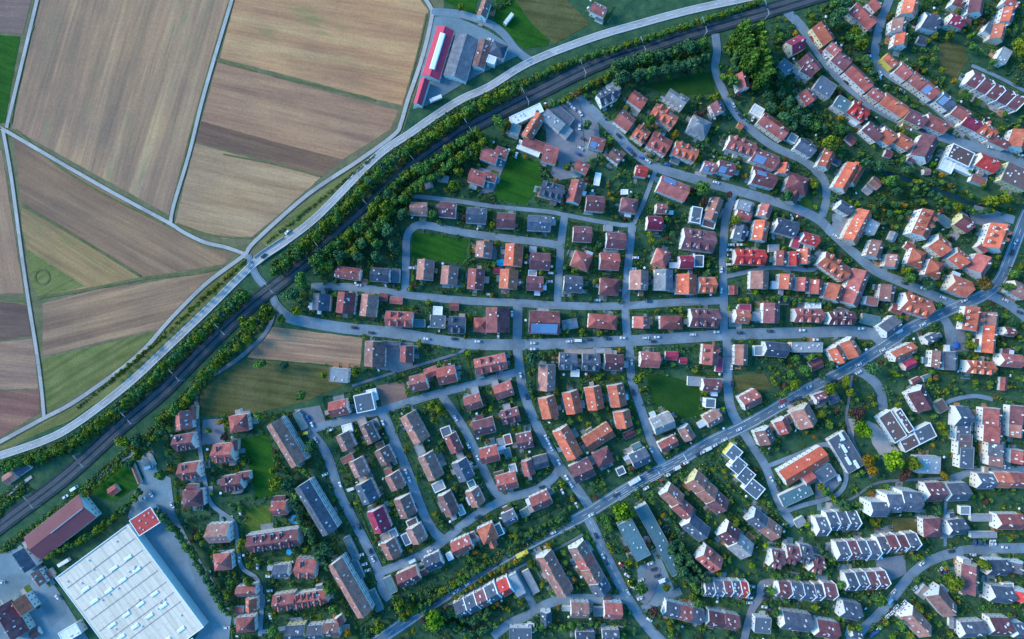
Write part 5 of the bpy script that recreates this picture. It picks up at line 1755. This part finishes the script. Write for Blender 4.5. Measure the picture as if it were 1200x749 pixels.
disc('garden_pool',588,308,3.0,POOL,'blue pool between the two orange roofs near the pitch','pool',sx=1.6)
disc('garden_pool',589,622,2.4,POOL,'small turquoise pool on the terrace beside the orange hip roof','pool')
disc('trampoline',780,619,2.2,NET,'round dark trampoline behind the long flat blocks','trampoline')
disc('round_pavilion',1113,606,3.6,RIM,'white round deck beside the slate roof by the short lane','pavilion')
disc('round_tank',757,633,3.0,GREYRIM,'grey round roof light between the two long teal flat blocks','roof light')
# pale garden tables and sheds scattered on terraces
tb=MB(); tb.box(-.9,.9,-.5,.5,.70,.76); TT=tb.mesh('table_top',[FRAME]); tb=MB(); tb.box(-.04,.04,-.04,.04,0,.7); TL=tb.mesh('leg',[FRAME])
pb=MB(); m=8
pb.v=[(1.0*math.cos(2*math.pi*k/m),1.0*math.sin(2*math.pi*k/m),2.1) for k in range(m)]+[(0,0,2.6)]; pb.f=[(k,(k+1)%m,m) for k in range(m)]; pb.m=[0]*m; PAR=pb.mesh('canopy',[FRAME]); pb=MB(); pb.box(-.03,.03,-.03,.03,0,2.5); PPOLE=pb.mesh('pole',[M_METAL])
nt=0
for (px,py,Lp,Wp,ang,wx,wy,rz,Lm,Wm,he,kind) in building_boxes:
    for _ in range(2):
        if random.random()<.55: continue
        a=random.uniform(0,6.28); d=max(Lp,Wp)/2+random.uniform(1.5,5); qx,qy=px+d*math.cos(a),py+d*math.sin(a)
        if is_occ(qx,qy): continue
        x,y=ground_xy(qx,qy)
        if random.random()<.45:
            e=link('garden_parasol',None,None,(x,y,.35)); e['category']='parasol'; e['label']='white garden parasol open in a garden beside a house'; e['group']='white garden parasols'
            link('canopy',PAR,e); link('pole',PPOLE,e)
        else:
            e=link('garden_table',None,None,(x,y,.35),random.random()*3); e['category']='table'; e['label']='small white table standing in a garden beside a house'; e['group']='white garden tables'
            link('table_top',TT,e)
            for sx in(-.8,.8):
                for sy in(-.4,.4): link('leg',TL,e,(sx,sy,0))
        nt+=1
# allotment rows of the car court fences are left to the hedges
print('BUILT objects',len(bpy.data.objects),'windows',n_win,'trees',len(titems),'cars',len(citems),'shrubs',len(cl),'small',nt)
mx=max((len(o['label'].split()),o['label']) for o in bpy.data.objects if 'label' in o); print(mx)

# ---------------------------------------------------------------- light, sky, camera
SUN_EL=math.radians(28); to_sun=Vector((-0.95*math.cos(SUN_EL),0.31*math.cos(SUN_EL),math.sin(SUN_EL)))
sd=bpy.data.lights.new('sun','SUN'); sd.energy=3.7; sd.angle=math.radians(20); sd.color=(1.0,0.82,0.66)
so=bpy.data.objects.new('sun',sd); COL.objects.link(so); so.rotation_euler=to_sun.to_track_quat('Z','Y').to_euler(); so.location=(-300,100,300)
w=bpy.data.worlds.new('World'); SC.world=w; w.use_nodes=True; nd=w.node_tree.nodes; ln=w.node_tree.links
sk=nd.new('ShaderNodeTexSky'); sk.sky_type='NISHITA'; sk.sun_disc=False; sk.sun_elevation=SUN_EL; sk.sun_rotation=math.atan2(to_sun.x,to_sun.y)
bg=nd['Background']; bg.inputs['Strength'].default_value=0.15
mx_=nd.new('ShaderNodeMix'); mx_.data_type='RGBA'; mx_.blend_type='MULTIPLY'; mx_.inputs[0].default_value=1; mx_.inputs[7].default_value=(0.57,1.97,2.92,1)
ln.new(sk.outputs[0],mx_.inputs[6]); ln.new(mx_.outputs[2],bg.inputs['Color'])
cd=bpy.data.cameras.new('camera'); cam=bpy.data.objects.new('camera',cd); COL.objects.link(cam); cam.location=(0,0,CAMZ); cam.rotation_euler=(0,0,0)
cd.sensor_width=36; cd.lens=36*CAMZ/(1200*K); cd.clip_end=12000; cd.clip_start=1
SC.camera=cam
SC.view_settings.view_transform='Standard'; SC.view_settings.look='None'; SC.view_settings.exposure=0
SC.render.resolution_x=1024; SC.render.resolution_y=639
